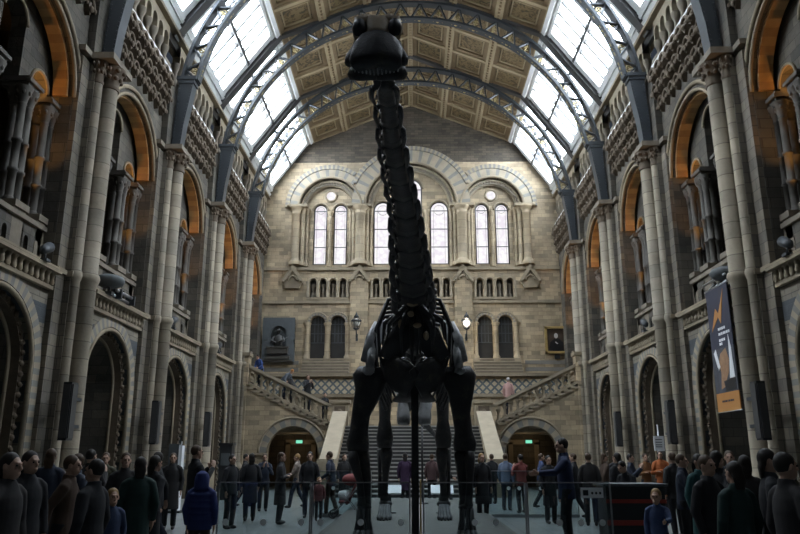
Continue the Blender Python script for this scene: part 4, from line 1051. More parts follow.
# chest: shoulder blades, coracoids, breast plates
for s in (-1, 1):
    x = lambda v, s=s: CX+s*v
    bone('shoulder_blade', [([(x(.60), 15.1, 4.28), (x(.66), 14.5, 4.08), (x(.74), 13.95, 3.72), (x(.82), 13.5, 3.35), (x(.82), 13.3, 3.08)], [(.13, .04), (.19, .045), (.23, .05), (.24, .07), (.19, .09)], (0, 1, .5)),
        ([(x(.74), 13.75, 4.1), (x(.83), 13.5, 3.75), (x(.92), 13.35, 3.3)], [(.04, .03), (.09, .05), (.08, .06)], (0, 1, .3)), ('b', (x(.84), 13.25, 3.12), (.11, .08, .09))], 'bone_grey')
    bone('coracoid', [([(x(.55), 13.3, 3.32), (x(.42), 13.18, 3.15), (x(.22), 13.08, 2.98), (x(.02), 13.02, 2.84)], [(.05, .12), (.06, .27), (.06, .33), (.05, .28)]),
        ([(x(.5), 13.2, 3.3), (x(.2), 13.1, 3.75), (x(.08), 13.05, 4.1)], [(.05, .2), (.06, .24), (.06, .2)], (1, 0, 0))])
    bone('breast_plate', [([(x(.12), 13.3, 2.75), (x(.22), 13.9, 2.62), (x(.2), 14.5, 2.7)], [(.14, .04), (.2, .045), (.1, .03)])])
    # fore limb
    dx = .06 if s < 0 else -.06
    bone('humerus', [([(x(.80), 13.42, 3.2), (x(.81), 13.42, 3.02), (x(.85), 13.45, 2.75), (x(.92+dx), 13.5, 2.35), (x(.96+dx), 13.52, 2.05), (x(.97+dx), 13.5, 1.82), (x(.97+dx), 13.5, 1.68)], [(.24, .1), (.34, .13), (.25, .12), (.17, .11), (.165, .11), (.21, .13), (.19, .1)], (0, 1, 0))], n=14)
    bone('ulna', [([(x(.93+dx), 13.62, 1.84), (x(.92+dx), 13.58, 1.62), (x(.88), 13.55, 1.2), (x(.88), 13.5, .86), (x(.88), 13.5, .74)], [.07, (.15, .13), (.10, .09), (.085, .08), (.10, .09)], (0, 1, 0))])
    bone('radius', [([(x(1.06+dx), 13.45, 1.68), (x(1.05+dx), 13.44, 1.55), (x(.98), 13.42, 1.15), (x(.95), 13.4, .82), (x(.95), 13.4, .74)], [.08, (.1, .09), .06, .07, .085], (0, 1, 0))])
    m = MB('bone_black'); m.blob((x(.91), 13.45, .72), (.13, .12, .07), 10, 6, jit=.3)
    for k in range(5):
        a = -1.1+2.2*k/4; bx, by = x(.91)+.10*sin(a), 13.46-.10*cos(a)
        m.tube([(bx, by, .70), (x(.91)+.12*sin(a), 13.46-.12*cos(a), .50), (x(.91)+.14*sin(a), 13.46-.15*cos(a), .33)], [.042, .03, .045], 7, jit=.006)
        m.tube([(x(.91)+.14*sin(a), 13.46-.15*cos(a), .33), (x(.91)+.17*sin(a), 13.44-.2*cos(a), .27), (x(.91)+.18*sin(a), 13.4-.22*cos(a), .235)], [.045, .04, .02], 7, jit=.006)
    m.build('forefoot', dino)
    # hind limb and hip
    bone('ilium', [([(x(.35), 16.2, 3.9), (x(.5), 16.7, 4.1), (x(.52), 17.3, 4.12), (x(.4), 17.9, 3.95)], [(.04, .14), (.07, .3), (.07, .32), (.04, .16)])], n=12)
    bone('pubis', [([(x(.4), 16.9, 3.6), (x(.32), 16.5, 3.1), (x(.25), 16.2, 2.75), (x(.23), 16.05, 2.42), (x(.23), 16.0, 2.27)], [.12, (.12, .09), (.11, .09), (.15, .1), (.13, .09)])], 'bone_grey')
    bone('ischium', [([(x(.38), 17.3, 3.6), (x(.25), 17.9, 3.1), (x(.12), 18.4, 2.75)], [.11, .08, .1])])
    xh = x(.67)
    bone('femur', [([(x(.5), 17.15, 3.5), (xh, 17.1, 3.4), (xh, 17.05, 3.0), (xh, 17.0, 2.4), (xh, 16.95, 2.0), (xh, 17.0, 1.8)], [.1, (.2, .14), (.16, .12), (.13, .11), (.2, .14), (.17, .14)], (0, 1, 0))], n=12)
    bone('tibia', [([(xh-.03*s, 17.0, 1.82), (xh-.03*s, 17.05, 1.65), (xh-.02*s, 17.15, 1.2), (xh, 17.2, .8), (xh, 17.2, .62)], [.12, (.15, .13), .075, .075, (.12, .1)], (0, 1, 0))])
    bone('fibula', [([(xh+.13*s, 17.1, 1.75), (xh+.12*s, 17.18, 1.2), (xh+.1*s, 17.22, .68)], [.06, .04, .06])])
    m = MB('bone_black'); m.blob((xh, 17.2, .55), (.15, .13, .09), 10, 6, jit=.3)
    for k in range(5):
        a = -1.0+2.0*k/4; m.tube([(xh+.09*sin(a), 17.15-.08*cos(a), .52), (xh+.12*sin(a), 17.05-.14*cos(a), .36), (xh+.15*sin(a), 16.95-.22*cos(a), .28), (xh+.16*sin(a), 16.9-.28*cos(a), .24)], [.05, .045, .05, .02], 7, jit=.006)
    m.build('hind_foot', dino)
bone('sacrum', [([(CX, 16.9, 4.25), (CX, 17.4, 4.25), (CX, 17.9, 4.2)], [(.2, .2), (.25, .22), (.2, .2)]), ([(CX, 17.0, 4.3), (CX, 17.4, 4.95), (CX, 17.7, 4.95)], [(.08, .3), (.07, .3), (.05, .2)])])
random.seed(21); P = []
for k in range(16):
    a = -1.15+2.3*(k+.5)/16+random.uniform(-.08, .08); r0 = random.uniform(.16, .26); y0 = random.uniform(12.5, 12.95)
    p0 = Vector((CX+r0*sin(a), y0, 4.25-.12*abs(sin(a)))); p2 = Vector((CX+(.30+.3*abs(a))*sin(a)+random.uniform(-.06, .06), y0+.35, 3.35+.25*abs(a)+random.uniform(-.15, .25)))
    pm = (p0+p2)/2+Vector((.16*sin(a), -.06, random.uniform(-.05, .1)))
    bone('neck_base_rod', [([p0, pm, p2], [random.uniform(.035, .06), random.uniform(.03, .055), .015])])
for c, r in (((CX-.06, 12.62, 4.05), (.07, .05, .06)), ((CX+.05, 12.75, 3.86), (.08, .05, .05)), ((CX-.02, 12.55, 4.22), (.1, .05, .05)), ((CX+.22, 12.9, 3.7), (.05, .04, .09)), ((CX-.25, 12.85, 3.9), (.04, .04, .1))):
    bone('golden_highlight_blob', [('b', c, r)], 'bone_brown')  # brown blobs painting golden highlights onto the neck base
# tail
yy = 18.1; k = 0
while yy < 24.8:
    L = .36-.004*k; a = lerp_path(SPINE, yy); b = lerp_path(SPINE, yy+L); r = .2*(1-k/26)+.03
    P = [([a, (a+b)/2, b], [(r, r), (r*.7, r*.7), (r, r)])]
    if k < 14:
        P.append(([(a+b)/2, (a+b)/2+Vector((0, .12, r*2.6))], [(r*.35, r*.5), (r*.25, r*.5)]))
        P.append(([(a+b)/2-Vector((0, 0, r*.7)), (a+b)/2+Vector((0, .18, -r*2.4))], [r*.3, r*.18]))
        for s in (-1, 1): P.append(([(a+b)/2, (a+b)/2+Vector((s*r*2.0, .05, 0))], [r*.4, r*.2]))
    bone('tail_vertebra', P, n=7); yy += L; k += 1
r_ = empty('tail_prop', 'thin black prop rod holding up the tail of the skeleton', 'post', (.33, 22.5, .225))
m = MB('black_box'); m.tube([(.31, 22.5, .225), (.31, 22.5, 2.68)], .03, 8); m.build('rod', r_)
m = MB('black_box'); m.lathe([(.18, 0), (.18, .03), (.05, .05)], (.31, 22.5, .225), 12); m.build('foot_plate', r_)
PEOPLE = [
    (-2.86, 10.2, 0, 1.4, 180, 'stand', 'hood', (0.022, 0.035, 0.125), (0.05, 0.035, 0.03), (.012,.009,.007), 'person in a bright blue hooded padded jacket seen from behind, beside the glass edge'),
    (-3.9, 13.4, 0, 1.78, 130, 'phone', 'short', (0.016, 0.017, 0.02), (0.016, 0.017, 0.02), (.05,.028,.014), 'person in black jacket standing directly behind the blue hooded jacket'),
    (-3.59, 9.0, 0, 1.2, 40, 'stand', 'short', (0.03, 0.045, 0.09), (0.024, 0.023, 0.024), (.22,.13,.05), 'small fair haired child in a dull blue jacket at the lower left'),
    (-3.51, 9.6, 0, 1.58, 205, 'stand', 'long', (0.012, 0.03, 0.028), (0.016, 0.017, 0.02), (.012,.009,.007), 'person in a long dark green coat just right of the small blue child'),
    (-3.92, 7.6, 0, 1.64, 65, 'stand', 'long', (0.016, 0.017, 0.02), (0.016, 0.017, 0.02), (.012,.009,.007), 'person in a long black coat nearest the left edge of the picture'),
    (-3.89, 8.4, 0, 1.6, 100, 'walk', 'short', (0.05, 0.032, 0.022), (0.016, 0.017, 0.02), (.05,.028,.014), 'person in a dark brown jacket walking between the black coat and the small child'),
    (-5.47, 11.2, 0, 1.7, 190, 'stand', 'long', (0.02, 0.026, 0.042), (0.016, 0.017, 0.02), (.05,.028,.014), 'person in a long navy coat behind the walking brown jacket on the left'),
    (-5.38, 12.4, 0, 1.7, 160, 'phone', 'short', (0.024, 0.023, 0.024), (0.016, 0.017, 0.02), (.012,.009,.007), 'person in charcoal jacket holding up a phone at far left'),
    (-6.12, 14.8, 0, 1.66, 20, 'stand', 'long', (0.035, 0.035, 0.02), (0.016, 0.017, 0.02), (.05,.028,.014), 'person in an olive coat deep in the left crowd'),
    (-4.43, 13.0, 0, 1.66, 280, 'walk', 'short', (0.016, 0.017, 0.02), (0.02, 0.026, 0.042), (.012,.009,.007), 'person in black jacket and navy trousers right of the green coat'),
    (-5.47, 17.0, 0, 1.66, 15, 'stand', 'long', (0.024, 0.023, 0.024), (0.016, 0.017, 0.02), (.05,.028,.014), 'person in charcoal coat standing near the slim totem panel'),
    (-4.16, 17.2, 0, 1.62, 60, 'stand', 'short', (0.016, 0.017, 0.02), (0.016, 0.017, 0.02), (.012,.009,.007), 'person in black jacket in front of the dark kiosk'),
    (-4.14, 19.2, 0, 1.66, 200, 'stand', 'long', (0.016, 0.017, 0.02), (0.016, 0.017, 0.02), (.012,.009,.007), 'person in a long black coat at the left side of the left archway'),
    (-4.46, 22.5, 0, 1.66, 20, 'phone', 'short', (0.02, 0.026, 0.042), (0.016, 0.017, 0.02), (.05,.028,.014), 'person in navy jacket with raised phone before the left archway'),
    (-3.23, 18.4, 0, 1.68, 95, 'fold', 'long', (0.024, 0.023, 0.024), (0.016, 0.017, 0.02), (.05,.028,.014), 'person in charcoal coat with folded arms in front of the left archway'),
    (-3.67, 24.0, 0, 1.66, 265, 'walk', 'short', (0.16, 0.13, 0.11), (0.02, 0.026, 0.042), (.22,.13,.05), 'person in a beige jacket walking past the left archway'),
    (-2.77, 20.2, 0, 1.7, 0, 'stand', 'short', (0.016, 0.017, 0.02), (0.02, 0.026, 0.042), (.012,.009,.007), 'person in black jacket and navy trousers right of the beige jacket'),
    (-2.26, 21.0, 0, 1.72, 255, 'push', 'short', (0.02, 0.026, 0.042), (0.05, 0.032, 0.022), (.05,.028,.014), 'man in navy jacket pushing the red pushchair'),
    (-2.4, 19.4, 0, 1.05, 20, 'stand', 'short', (0.14, 0.05, 0.05), (0.016, 0.017, 0.02), (.22,.13,.05), 'small child in a dusty red top beside the pushchair'),
    (-0.24, 26.0, 0, 1.7, 180, 'stand', 'long', (0.035, 0.018, 0.045), (0.016, 0.017, 0.02), (.012,.009,.007), 'person in a purple coat seen between the forelegs left of the post'),
    (0.72, 27.0, 0, 1.66, 170, 'stand', 'short', (0.07, 0.04, 0.04), (0.016, 0.017, 0.02), (.05,.028,.014), 'person in a dull rose jacket right of the post at the stair foot'),
    (1.08, 24.5, 0, 1.62, 90, 'walk', 'short', (0.024, 0.023, 0.024), (0.06, 0.062, 0.066), (.05,.028,.014), 'person in charcoal jacket and grey trousers just inside the right foreleg'),
    (1.77, 19.0, 0, 1.66, 20, 'stand', 'long', (0.016, 0.017, 0.02), (0.016, 0.017, 0.02), (.22,.13,.05), 'fair haired person in a long black coat right of the right foreleg'),
    (2.88, 23.0, 0, 1.66, 150, 'stand', 'short', (0.1, 0.13, 0.19), (0.02, 0.026, 0.042), (.05,.028,.014), 'person in a pale blue jacket right of the right stair coping'),
    (3.19, 22.0, 0, 1.64, 205, 'phone', 'short', (0.15, 0.04, 0.035), (0.016, 0.017, 0.02), (.012,.009,.007), 'person in a dark red jacket left of the right archway'),
    (4.12, 24.0, 0, 1.66, 90, 'walk', 'short', (0.035, 0.05, 0.11), (0.016, 0.017, 0.02), (.05,.028,.014), 'person in a blue jacket walking before the right archway'),
    (3.39, 18.6, 0, 1.6, 15, 'stand', 'long', (0.016, 0.017, 0.02), (0.016, 0.017, 0.02), (.012,.009,.007), 'person in a long black coat behind the tall man in blue'),
    (2.7, 13.2, 0, 1.9, 265, 'reach', 'short', (0.022, 0.032, 0.075), (0.016, 0.017, 0.02), (.012,.009,.007), 'tall man in a navy blue jacket looking left with one arm held out'),
    (4.24, 18.0, 0, 1.66, 170, 'stand', 'short', (0.024, 0.023, 0.024), (0.016, 0.017, 0.02), (.05,.028,.014), 'person in charcoal jacket right of the tall man in blue'),
    (5.36, 21.0, 0, 1.66, 100, 'walk', 'long', (0.05, 0.032, 0.022), (0.016, 0.017, 0.02), (.05,.028,.014), 'person in a brown coat walking at the right of the right archway'),
    (4.49, 16.4, 0, 1.66, 215, 'stand', 'long', (0.016, 0.017, 0.02), (0.016, 0.017, 0.02), (.012,.009,.007), 'person in a long black coat behind the striped display case'),
    (5.97, 20.5, 0, 1.64, 60, 'phone', 'short', (0.02, 0.026, 0.042), (0.016, 0.017, 0.02), (.012,.009,.007), 'person in navy jacket left of the two women in orange'),
    (7.09, 22.8, 0, 1.66, 15, 'fold', 'short', (0.16, 0.075, 0.03), (0.016, 0.017, 0.02), (.05,.028,.014), 'woman in a brown orange top standing left of the orange cardigan'),
    (7.35, 22.2, 0, 1.74, 350, 'fold', 'long', (0.27, 0.075, 0.02), (0.016, 0.017, 0.02), (.012,.009,.007), 'woman in a bright orange cardigan with folded arms under the pole sign'),
    (3.22, 10.0, 0, 1.16, 330, 'reach', 'short', (0.035, 0.055, 0.12), (0.016, 0.017, 0.02), (.22,.13,.05), 'small child in a blue top stretching out an arm beside the display case'),
    (4.21, 14.4, 0, 1.55, 300, 'lean', 'short', (0.016, 0.017, 0.02), (0.016, 0.017, 0.02), (.012,.009,.007), 'person in black bending over the display case'),
    (4.2, 11.0, 0, 1.62, 20, 'stand', 'long', (0.012, 0.05, 0.052), (0.016, 0.017, 0.02), (.012,.009,.007), 'person in a long teal coat at the right'),
    (4.04, 10.0, 0, 1.66, 120, 'walk', 'long', (0.016, 0.017, 0.02), (0.016, 0.017, 0.02), (.012,.009,.007), 'person in a long black coat just right of the teal coat'),
    (5.38, 15.5, 0, 1.66, 200, 'stand', 'short', (0.024, 0.023, 0.024), (0.016, 0.017, 0.02), (.05,.028,.014), 'person in charcoal jacket between the orange cardigan and the teal coat'),
    (5.5, 13.0, 0, 1.68, 340, 'stand', 'short', (0.016, 0.017, 0.02), (0.06, 0.062, 0.066), (.05,.028,.014), 'person in black jacket and grey trousers below the hanging banner'),
    (3.55, 7.5, 0, 1.66, 70, 'stand', 'long', (0.016, 0.017, 0.02), (0.016, 0.017, 0.02), (.012,.009,.007), 'person in a long black coat nearest the right edge of the picture'),
    (4.41, 8.8, 0, 1.62, 240, 'walk', 'short', (0.035, 0.035, 0.02), (0.016, 0.017, 0.02), (.05,.028,.014), 'person in an olive jacket at the far right edge'),
    (4.07, 9.2, 0, 1.6, 160, 'phone', 'long', (0.024, 0.023, 0.024), (0.016, 0.017, 0.02), (.012,.009,.007), 'person in a long charcoal coat left of the nearest black coat on the right'),
    (-7.75, 37.0, 5.05, 1.62, 330, 'lean', 'short', (0.035, 0.07, 0.22), (0.016, 0.017, 0.02), (.012,.009,.007), 'person in a bright blue jacket at the top of the left side flight'),
    (-6.55, 36.95, 4.38, 1.75, 60, 'stoop', 'short', (0.13, 0.15, 0.18), (0.02, 0.026, 0.042), (.3,.12,.03), 'stooping person in a grey blue jacket with orange hair on the left side flight'),
    (-6.05, 36.95, 4.07, 1.7, 250, 'lean', 'short', (0.024, 0.023, 0.024), (0.016, 0.017, 0.02), (.012,.009,.007), 'person in charcoal leaning beside the stooping grey blue jacket'),
    (-5.3, 36.95, 3.75, 1.85, 40, 'phone', 'short', (0.016, 0.017, 0.02), (0.016, 0.017, 0.02), (.05,.028,.014), 'person in black with hands at the face halfway down the left side flight'),
    (-4.4, 36.95, 3.28, 1.4, 20, 'stand', 'short', (0.016, 0.017, 0.02), (0.016, 0.017, 0.02), (.012,.009,.007), 'child in black near the foot of the left side flight'),
    (4.9, 36.95, 3.6, 1.85, 160, 'stand', 'short', (0.36, 0.22, 0.2), (0.016, 0.017, 0.02), (.3,.29,.28), 'grey haired person in a pale pink top on the right side flight'),
    (-1.35, 37.0, 3.0, 1.72, 20, 'stand', 'short', (0.17, 0.05, 0.045), (0.02, 0.026, 0.042), (.012,.009,.007), 'person in a red top on the stair landing left of the chest'),
    (0.75, 36.6, 3.0, 1.72, 200, 'stand', 'short', (0.25, 0.27, 0.3), (0.02, 0.026, 0.042), (.05,.028,.014), 'person in a pale grey blue top on the stair landing behind the hip bones'),
    (-3.47, 6.4, 0, 1.62, 80, 'stand', 'long', (0.024, 0.023, 0.024), (0.016, 0.017, 0.02), (.012,.009,.007), 'person in a long charcoal coat cut off by the left edge of the picture'),
    (-3.11, 7.3, 0, 1.56, 260, 'stand', 'short', (0.016, 0.017, 0.02), (0.016, 0.017, 0.02), (.012,.009,.007), 'person in black jacket close behind the small fair haired child'),
    (-4.4, 11.4, 0, 1.64, 30, 'stand', 'short', (0.024, 0.023, 0.024), (0.02, 0.026, 0.042), (.05,.028,.014), 'person in charcoal jacket and navy trousers behind the dark green coat'),
    (-3.62, 10.4, 0, 1.6, 150, 'walk', 'long', (0.016, 0.017, 0.02), (0.016, 0.017, 0.02), (.012,.009,.007), 'person in a long black coat between the dark green coat and the blue hood'),
    (-4.52, 10.0, 0, 1.62, 330, 'fold', 'short', (0.02, 0.026, 0.042), (0.016, 0.017, 0.02), (.05,.028,.014), 'person in navy jacket with folded arms in the left crowd'),
    (-5.51, 24.5, 0, 1.66, 100, 'walk', 'short', (0.024, 0.023, 0.024), (0.016, 0.017, 0.02), (.012,.009,.007), 'person in charcoal jacket passing behind the dark kiosk'),
    (-2.31, 25.5, 0, 1.66, 20, 'stand', 'long', (0.024, 0.023, 0.024), (0.016, 0.017, 0.02), (.05,.028,.014), 'person in charcoal coat at the foot of the left stair coping'),
    (2.77, 26.0, 0, 1.66, 200, 'stand', 'short', (0.016, 0.017, 0.02), (0.016, 0.017, 0.02), (.05,.028,.014), 'person in black jacket at the foot of the right stair coping'),
    (4.34, 20.0, 0, 1.66, 250, 'walk', 'short', (0.016, 0.017, 0.02), (0.016, 0.017, 0.02), (.05,.028,.014), 'person in black jacket walking behind the tall man in blue'),
    (3.21, 8.2, 0, 1.6, 30, 'stand', 'short', (0.016, 0.017, 0.02), (0.016, 0.017, 0.02), (.05,.028,.014), 'person in short black jacket in front of the teal coat'),
    (3.16, 7.4, 0, 1.54, 200, 'stand', 'long', (0.012, 0.03, 0.028), (0.016, 0.017, 0.02), (.012,.009,.007), 'person in a dark green coat at the lower right'),
    (3.12, 6.3, 0, 1.62, 100, 'stand', 'short', (0.024, 0.023, 0.024), (0.016, 0.017, 0.02), (.012,.009,.007), 'person in charcoal jacket cut off by the right edge of the picture'),
    (4.52, 12.6, 0, 1.62, 60, 'phone', 'short', (0.02, 0.026, 0.042), (0.016, 0.017, 0.02), (.05,.028,.014), 'person in navy jacket left of the teal coat'),
    (6.13, 22.5, 0, 1.66, 340, 'stand', 'short', (0.016, 0.017, 0.02), (0.02, 0.026, 0.042), (.012,.009,.007), 'person in black jacket and navy trousers near the third right pier'),
]
# ================================================================== people
def cloth_mat(col, rough=.85):
    k = 'cloth_%03d_%03d_%03d' % tuple(int(c*999) for c in col)
    if k not in MATS: mat_plain(k, col, rough, var=.2, vscale=12, bump=.15, spec=.3)
    return MATS[k]
mat_plain('skin', (.36,.22,.155), .55, var=.12, vscale=8)
mat_plain('eye_dark', (.02,.015,.012), .25, var=.05)
mat_plain('shoe', (.015,.014,.014), .5, var=.2)
def remesh(m, voxel, name):
    o = m.build(name); md = o.modifiers.new('r', 'REMESH'); md.mode = 'VOXEL'; md.voxel_size = voxel
    sm = o.modifiers.new('s', 'SMOOTH'); sm.iterations = 3; sm.factor = .5
    dg = bpy.context.evaluated_depsgraph_get(); dg.update()
    me = bpy.data.meshes.new_from_object(o.evaluated_get(dg)); me.name = name
    bpy.data.objects.remove(o)
    for p in me.polygons: p.use_smooth = True
    return me
def tilt(m, ang, zp=.95):   # bend everything above the hips forward
    a = radians(ang); out = []
    for x, y, z in m.v:
        k = min(1, max(0, (z-zp+.08)/.25))
        if k > 0 and a:
            aa = a*k; dz = z-zp; y, z = y*cos(aa)-dz*sin(aa), zp+dz*cos(aa)+y*sin(aa)
        out.append((x, y, z))
    m.v = out
POSES = {
 'stand': dict(arms=[((.19,0,1.40),(.245,.02,1.12),(.225,-.06,.87),(.01,-.1,-1)), None], legs=0, tilt=0),
 'walk': dict(arms=[((.19,0,1.40),(.24,-.1,1.14),(.21,-.28,.98),(0,-.8,-.5)), ((-.19,0,1.40),(-.24,.12,1.13),(-.23,.14,.88),(0,0,-1))], legs=.24, tilt=3),
 'phone': dict(arms=[((.19,0,1.40),(.24,-.1,1.14),(.07,-.30,1.36),(-.3,-.3,1)), None], legs=.03, tilt=0),
 'fold': dict(arms=[((.19,0,1.40),(.25,-.06,1.13),(-.02,-.20,1.15),(-1,.0,.2)), ((-.19,0,1.40),(-.25,-.06,1.12),(.03,-.22,1.19),(1,.0,.1))], legs=.02, tilt=0),
 'reach': dict(arms=[((.19,0,1.40),(.25,-.18,1.22),(.22,-.44,1.22),(0,-1,0)), ((-.19,0,1.40),(-.24,.03,1.13),(-.22,-.06,.88),(0,-.1,-1))], legs=.06, tilt=3),
 'push': dict(arms=[((.19,0,1.40),(.24,.02,1.13),(.2,-.26,1.0),(0,-1,-.2)), None], legs=.12, tilt=6),
 'lean': dict(arms=[((.19,0,1.40),(.24,-.12,1.14),(.14,-.34,1.10),(-.3,-1,0)), None], legs=.04, tilt=24),
 'stoop': dict(arms=[((.19,0,1.40),(.22,-.18,1.16),(.16,-.34,1.0),(0,-.6,-1)), None], legs=.05, tilt=52),
}
CACHE = {}
def pose_arms(P):
    A = P['arms']; a = A[0]
    b = A[1] or tuple((-q[0],)+tuple(q[1:]) for q in a)
    return [a, b]
def legs_of(P):
    g = P['legs']; return [((.09,0,.93), (.10,-.03-g*.55,.50), (.10,-g+.02 if g > .1 else .02,.09)), ((-.09,0,.93), (-.10,-.02+g*.25,.50), (-.10,g+.03 if g > .1 else .02,.09+g*.12))]
def person_meshes(pose, coat, child):
    key = (pose, coat, child)
    if key in CACHE: return CACHE[key]
    P = POSES[pose]; hs = 1.25 if child else 1.0; hz = 1.62 if not child else 1.63
    R = {}
    # body: head, trunk, limbs and hands in one surface
    m = MB('skin'); hc = Vector((0, -.015, hz))
    m.blob(hc+Vector((0, .012, .015))*hs, (.074*hs, .092*hs, .105*hs), 20, 14)
    m.blob(hc+Vector((0, -.03, -.055))*hs, (.052*hs, .06*hs, .062*hs), 16, 10)
    m.tube([hc+Vector((0, -.088, .02))*hs, hc+Vector((0, -.108, -.02))*hs, hc+Vector((0, -.09, -.03))*hs], [.009*hs, .015*hs, .013*hs], 8)
    m.tube([hc+Vector((-.04, -.078, .035))*hs, hc+Vector((.04, -.078, .035))*hs], .012*hs, 6)
    m.tube([hc+Vector((-.022, -.086, -.062))*hs, hc+Vector((.022, -.086, -.062))*hs], .009*hs, 6)
    for s in (-1, 1): m.blob(hc+Vector((s*.078, .01, 0))*hs, (.012*hs, .022*hs, .034*hs), 8, 6)
    m.tube([(0, .012, 1.38), (0, .005, 1.50), hc+Vector((0, .01, -.03))], [.06, .052, .052], 12)
    m.tube([(0, 0, .90), (0, .0, 1.05), (0, 0, 1.25), (0, 0, 1.36), (0, 0, 1.42)], [(.14, .10), (.125, .09), (.14, .10), (.13, .085), (.065, .06)], 14, (0, 1, 0))
    for (S, E_, W_, hd) in pose_arms(P):
        S = (S[0]*.88, S[1], S[2]-.03); m.tube([S, E_, W_], [.036, .034, .026], 10); m.blob(E_, .034)
        h = Vector(hd).normalized(); w = Vector(W_); sd = Vector((1 if S[0] > 0 else -1, 0, 0)); lat = h.cross(Vector((1,0,0)) if abs(h.x) < .7 else Vector((0,0,1))).normalized()
        pal = w+h*.085; m.tube([w, w+h*.03, pal], [.026, (.038, .02), (.042, .017)], 10, h.cross(lat))
        for q, ln in ((-1.5, .062), (-.5, .075), (.5, .078), (1.5, .068)):
            b0 = pal+lat*(q*.02)-h*.01; cl = (h.cross(lat))*(.012 if S[0] > 0 else -.012)
            m.tube([b0, b0+h*ln*.55+cl*.4, b0+h*ln+cl*1.6], [.0105, .0095, .008], 6)
        t0 = w+h*.025+lat*.025; m.tube([t0, t0+lat*.03+h*.025, t0+lat*.035+h*.06], [.013, .012, .009], 6)
    for L in legs_of(P): m.tube(L, [.075, .05, .036], 10); m.blob(L[1], .05)
    tilt(m, P['tilt']); R['body'] = remesh(m, .0085, 'person_body')
    # eyes
    m = MB('eye_dark')
    for s in (-1, 1): m.blob(hc+Vector((s*.031, -.079, .012))*hs, .011*hs, 8, 6)
    tilt(m, P['tilt']); o = m.build('eyes'); R['eyes'] = o.data; bpy.data.objects.remove(o)
    # jacket or coat
    m = MB('shoe'); pf = 1.12 if coat == 'hood' else 1.0
    zb = .46 if coat == 'long' else .80
    prof = [(zb, (.205, .155)), (.80, (.185, .14)), (.95, (.18, .135)), (1.08, (.165, .125)), (1.25, (.175, .13)), (1.35, (.165, .115)), (1.43, (.11, .09)), (1.49, (.075, .075))]
    if coat == 'long': prof = [prof[0]]+prof[1:]
    else: prof = prof[1:]
    m.tube([(0, 0, z) for z, r in prof], [(r[0]*pf, r[1]*pf) for z, r in prof], 18, (0, 1, 0))
    for (S, E_, W_, hd) in pose_arms(P):
        w = Vector(W_)-(Vector(W_)-Vector(E_)).normalized()*.01
        q = 1 if S[0] > 0 else -1; A_ = Vector((q*.172, 0, 1.375)); m.tube([(q*.06, 0, 1.43), (q*.125, 0, 1.412), A_, A_+(Vector(E_)-A_)*.3, E_, w], [.05*pf, .06*pf, .068*pf, .068*pf, .058*pf, .046*pf], 12, (0, 1, 0)); m.blob(E_, .056*pf, 10, 8)
    if coat == 'hood':
        m.tube([(0, .04, 1.44), (0, .03, 1.52), hc+Vector((0, .03, 0)), hc+Vector((0, .035, .08)), hc+Vector((0, .03, .125))], [(.13, .11), (.125, .12), (.125, .13), (.10, .11), (.03, .03)], 16, (0, 1, 0))
        for z in (.86, .96, 1.06, 1.16, 1.26, 1.36): m.tube([(0, 0, z-.04), (0, 0, z), (0, 0, z+.04)], [(.17, .13), (.215, .168), (.17, .13)], 18, (0, 1, 0))
    else: m.tube([(0, .015, 1.44), (0, .01, 1.52)], [.075, .068], 12)
    tilt(m, P['tilt']); R['jacket'] = remesh(m, .013, 'jacket')
    m = MB('shoe')
    for L in legs_of(P):
        m.tube([Vector(L[0])+Vector((0, 0, .03)), L[1], L[2]], [.098, .075, .062], 12); m.blob(L[1], .075, 10, 8)
    m.tube([(0, 0, .86), (0, 0, 1.0)], [(.165, .12), (.16, .115)], 14, (0, 1, 0)); R['trousers'] = remesh(m, .013, 'trousers')
    m = MB('shoe')
    for L in legs_of(P):
        a = Vector(L[2]); m.blob(a+Vector((0, -.06, -.045)), (.045, .125, .045), 12, 8); m.tube([a+Vector((0, .02, .05)), a+Vector((0, .01, -.05))], [.046, .05], 10)
    R['shoes'] = remesh(m, .012, 'shoes')
    m = MB('shoe')
    m.blob(hc+Vector((0, .026, .034))*hs, (.083*hs, .094*hs, .104*hs), 18, 12)
    if coat == 'long': m.tube([hc+Vector((0, .05, .05)), hc+Vector((0, .085, -.06)), hc+Vector((0, .09, -.17))], [(.07, .05), (.085, .035), (.06, .02)], 12, (0, 1, 0))
    tilt(m, P['tilt']); R['hair'] = remesh(m, .011, 'hair')
    CACHE[key] = R; return R
def put_person(x, y, z, h, rot, pose, coat, ccol, lcol, hair, label):
    child = h < 1.45 and coat != 'hood'
    R = person_meshes(pose, coat, child); k = h/(1.755 if child else 1.74)
    r = empty('person', label, 'person', (x, y, z), radians(rot)); r.scale = (k, k, k)
    for nm in ('body', 'eyes', 'trousers', 'shoes', 'jacket', 'hair'):
        if nm == 'hair' and coat == 'hood': continue
        o = bpy.data.objects.new('coat' if nm == 'jacket' and coat == 'long' else nm, R[nm]); COL.objects.link(o); o.parent = r
        mt = {'body': MATS['skin'], 'eyes': MATS['eye_dark'], 'trousers': cloth_mat(lcol), 'shoes': MATS['shoe'], 'jacket': cloth_mat(ccol), 'hair': cloth_mat(hair, .6)}[nm]
        if not R[nm].materials: R[nm].materials.append(mt)
        o.material_slots[0].link = 'OBJECT'; o.material_slots[0].material = mt
    return r
for p in PEOPLE: put_person(*p)
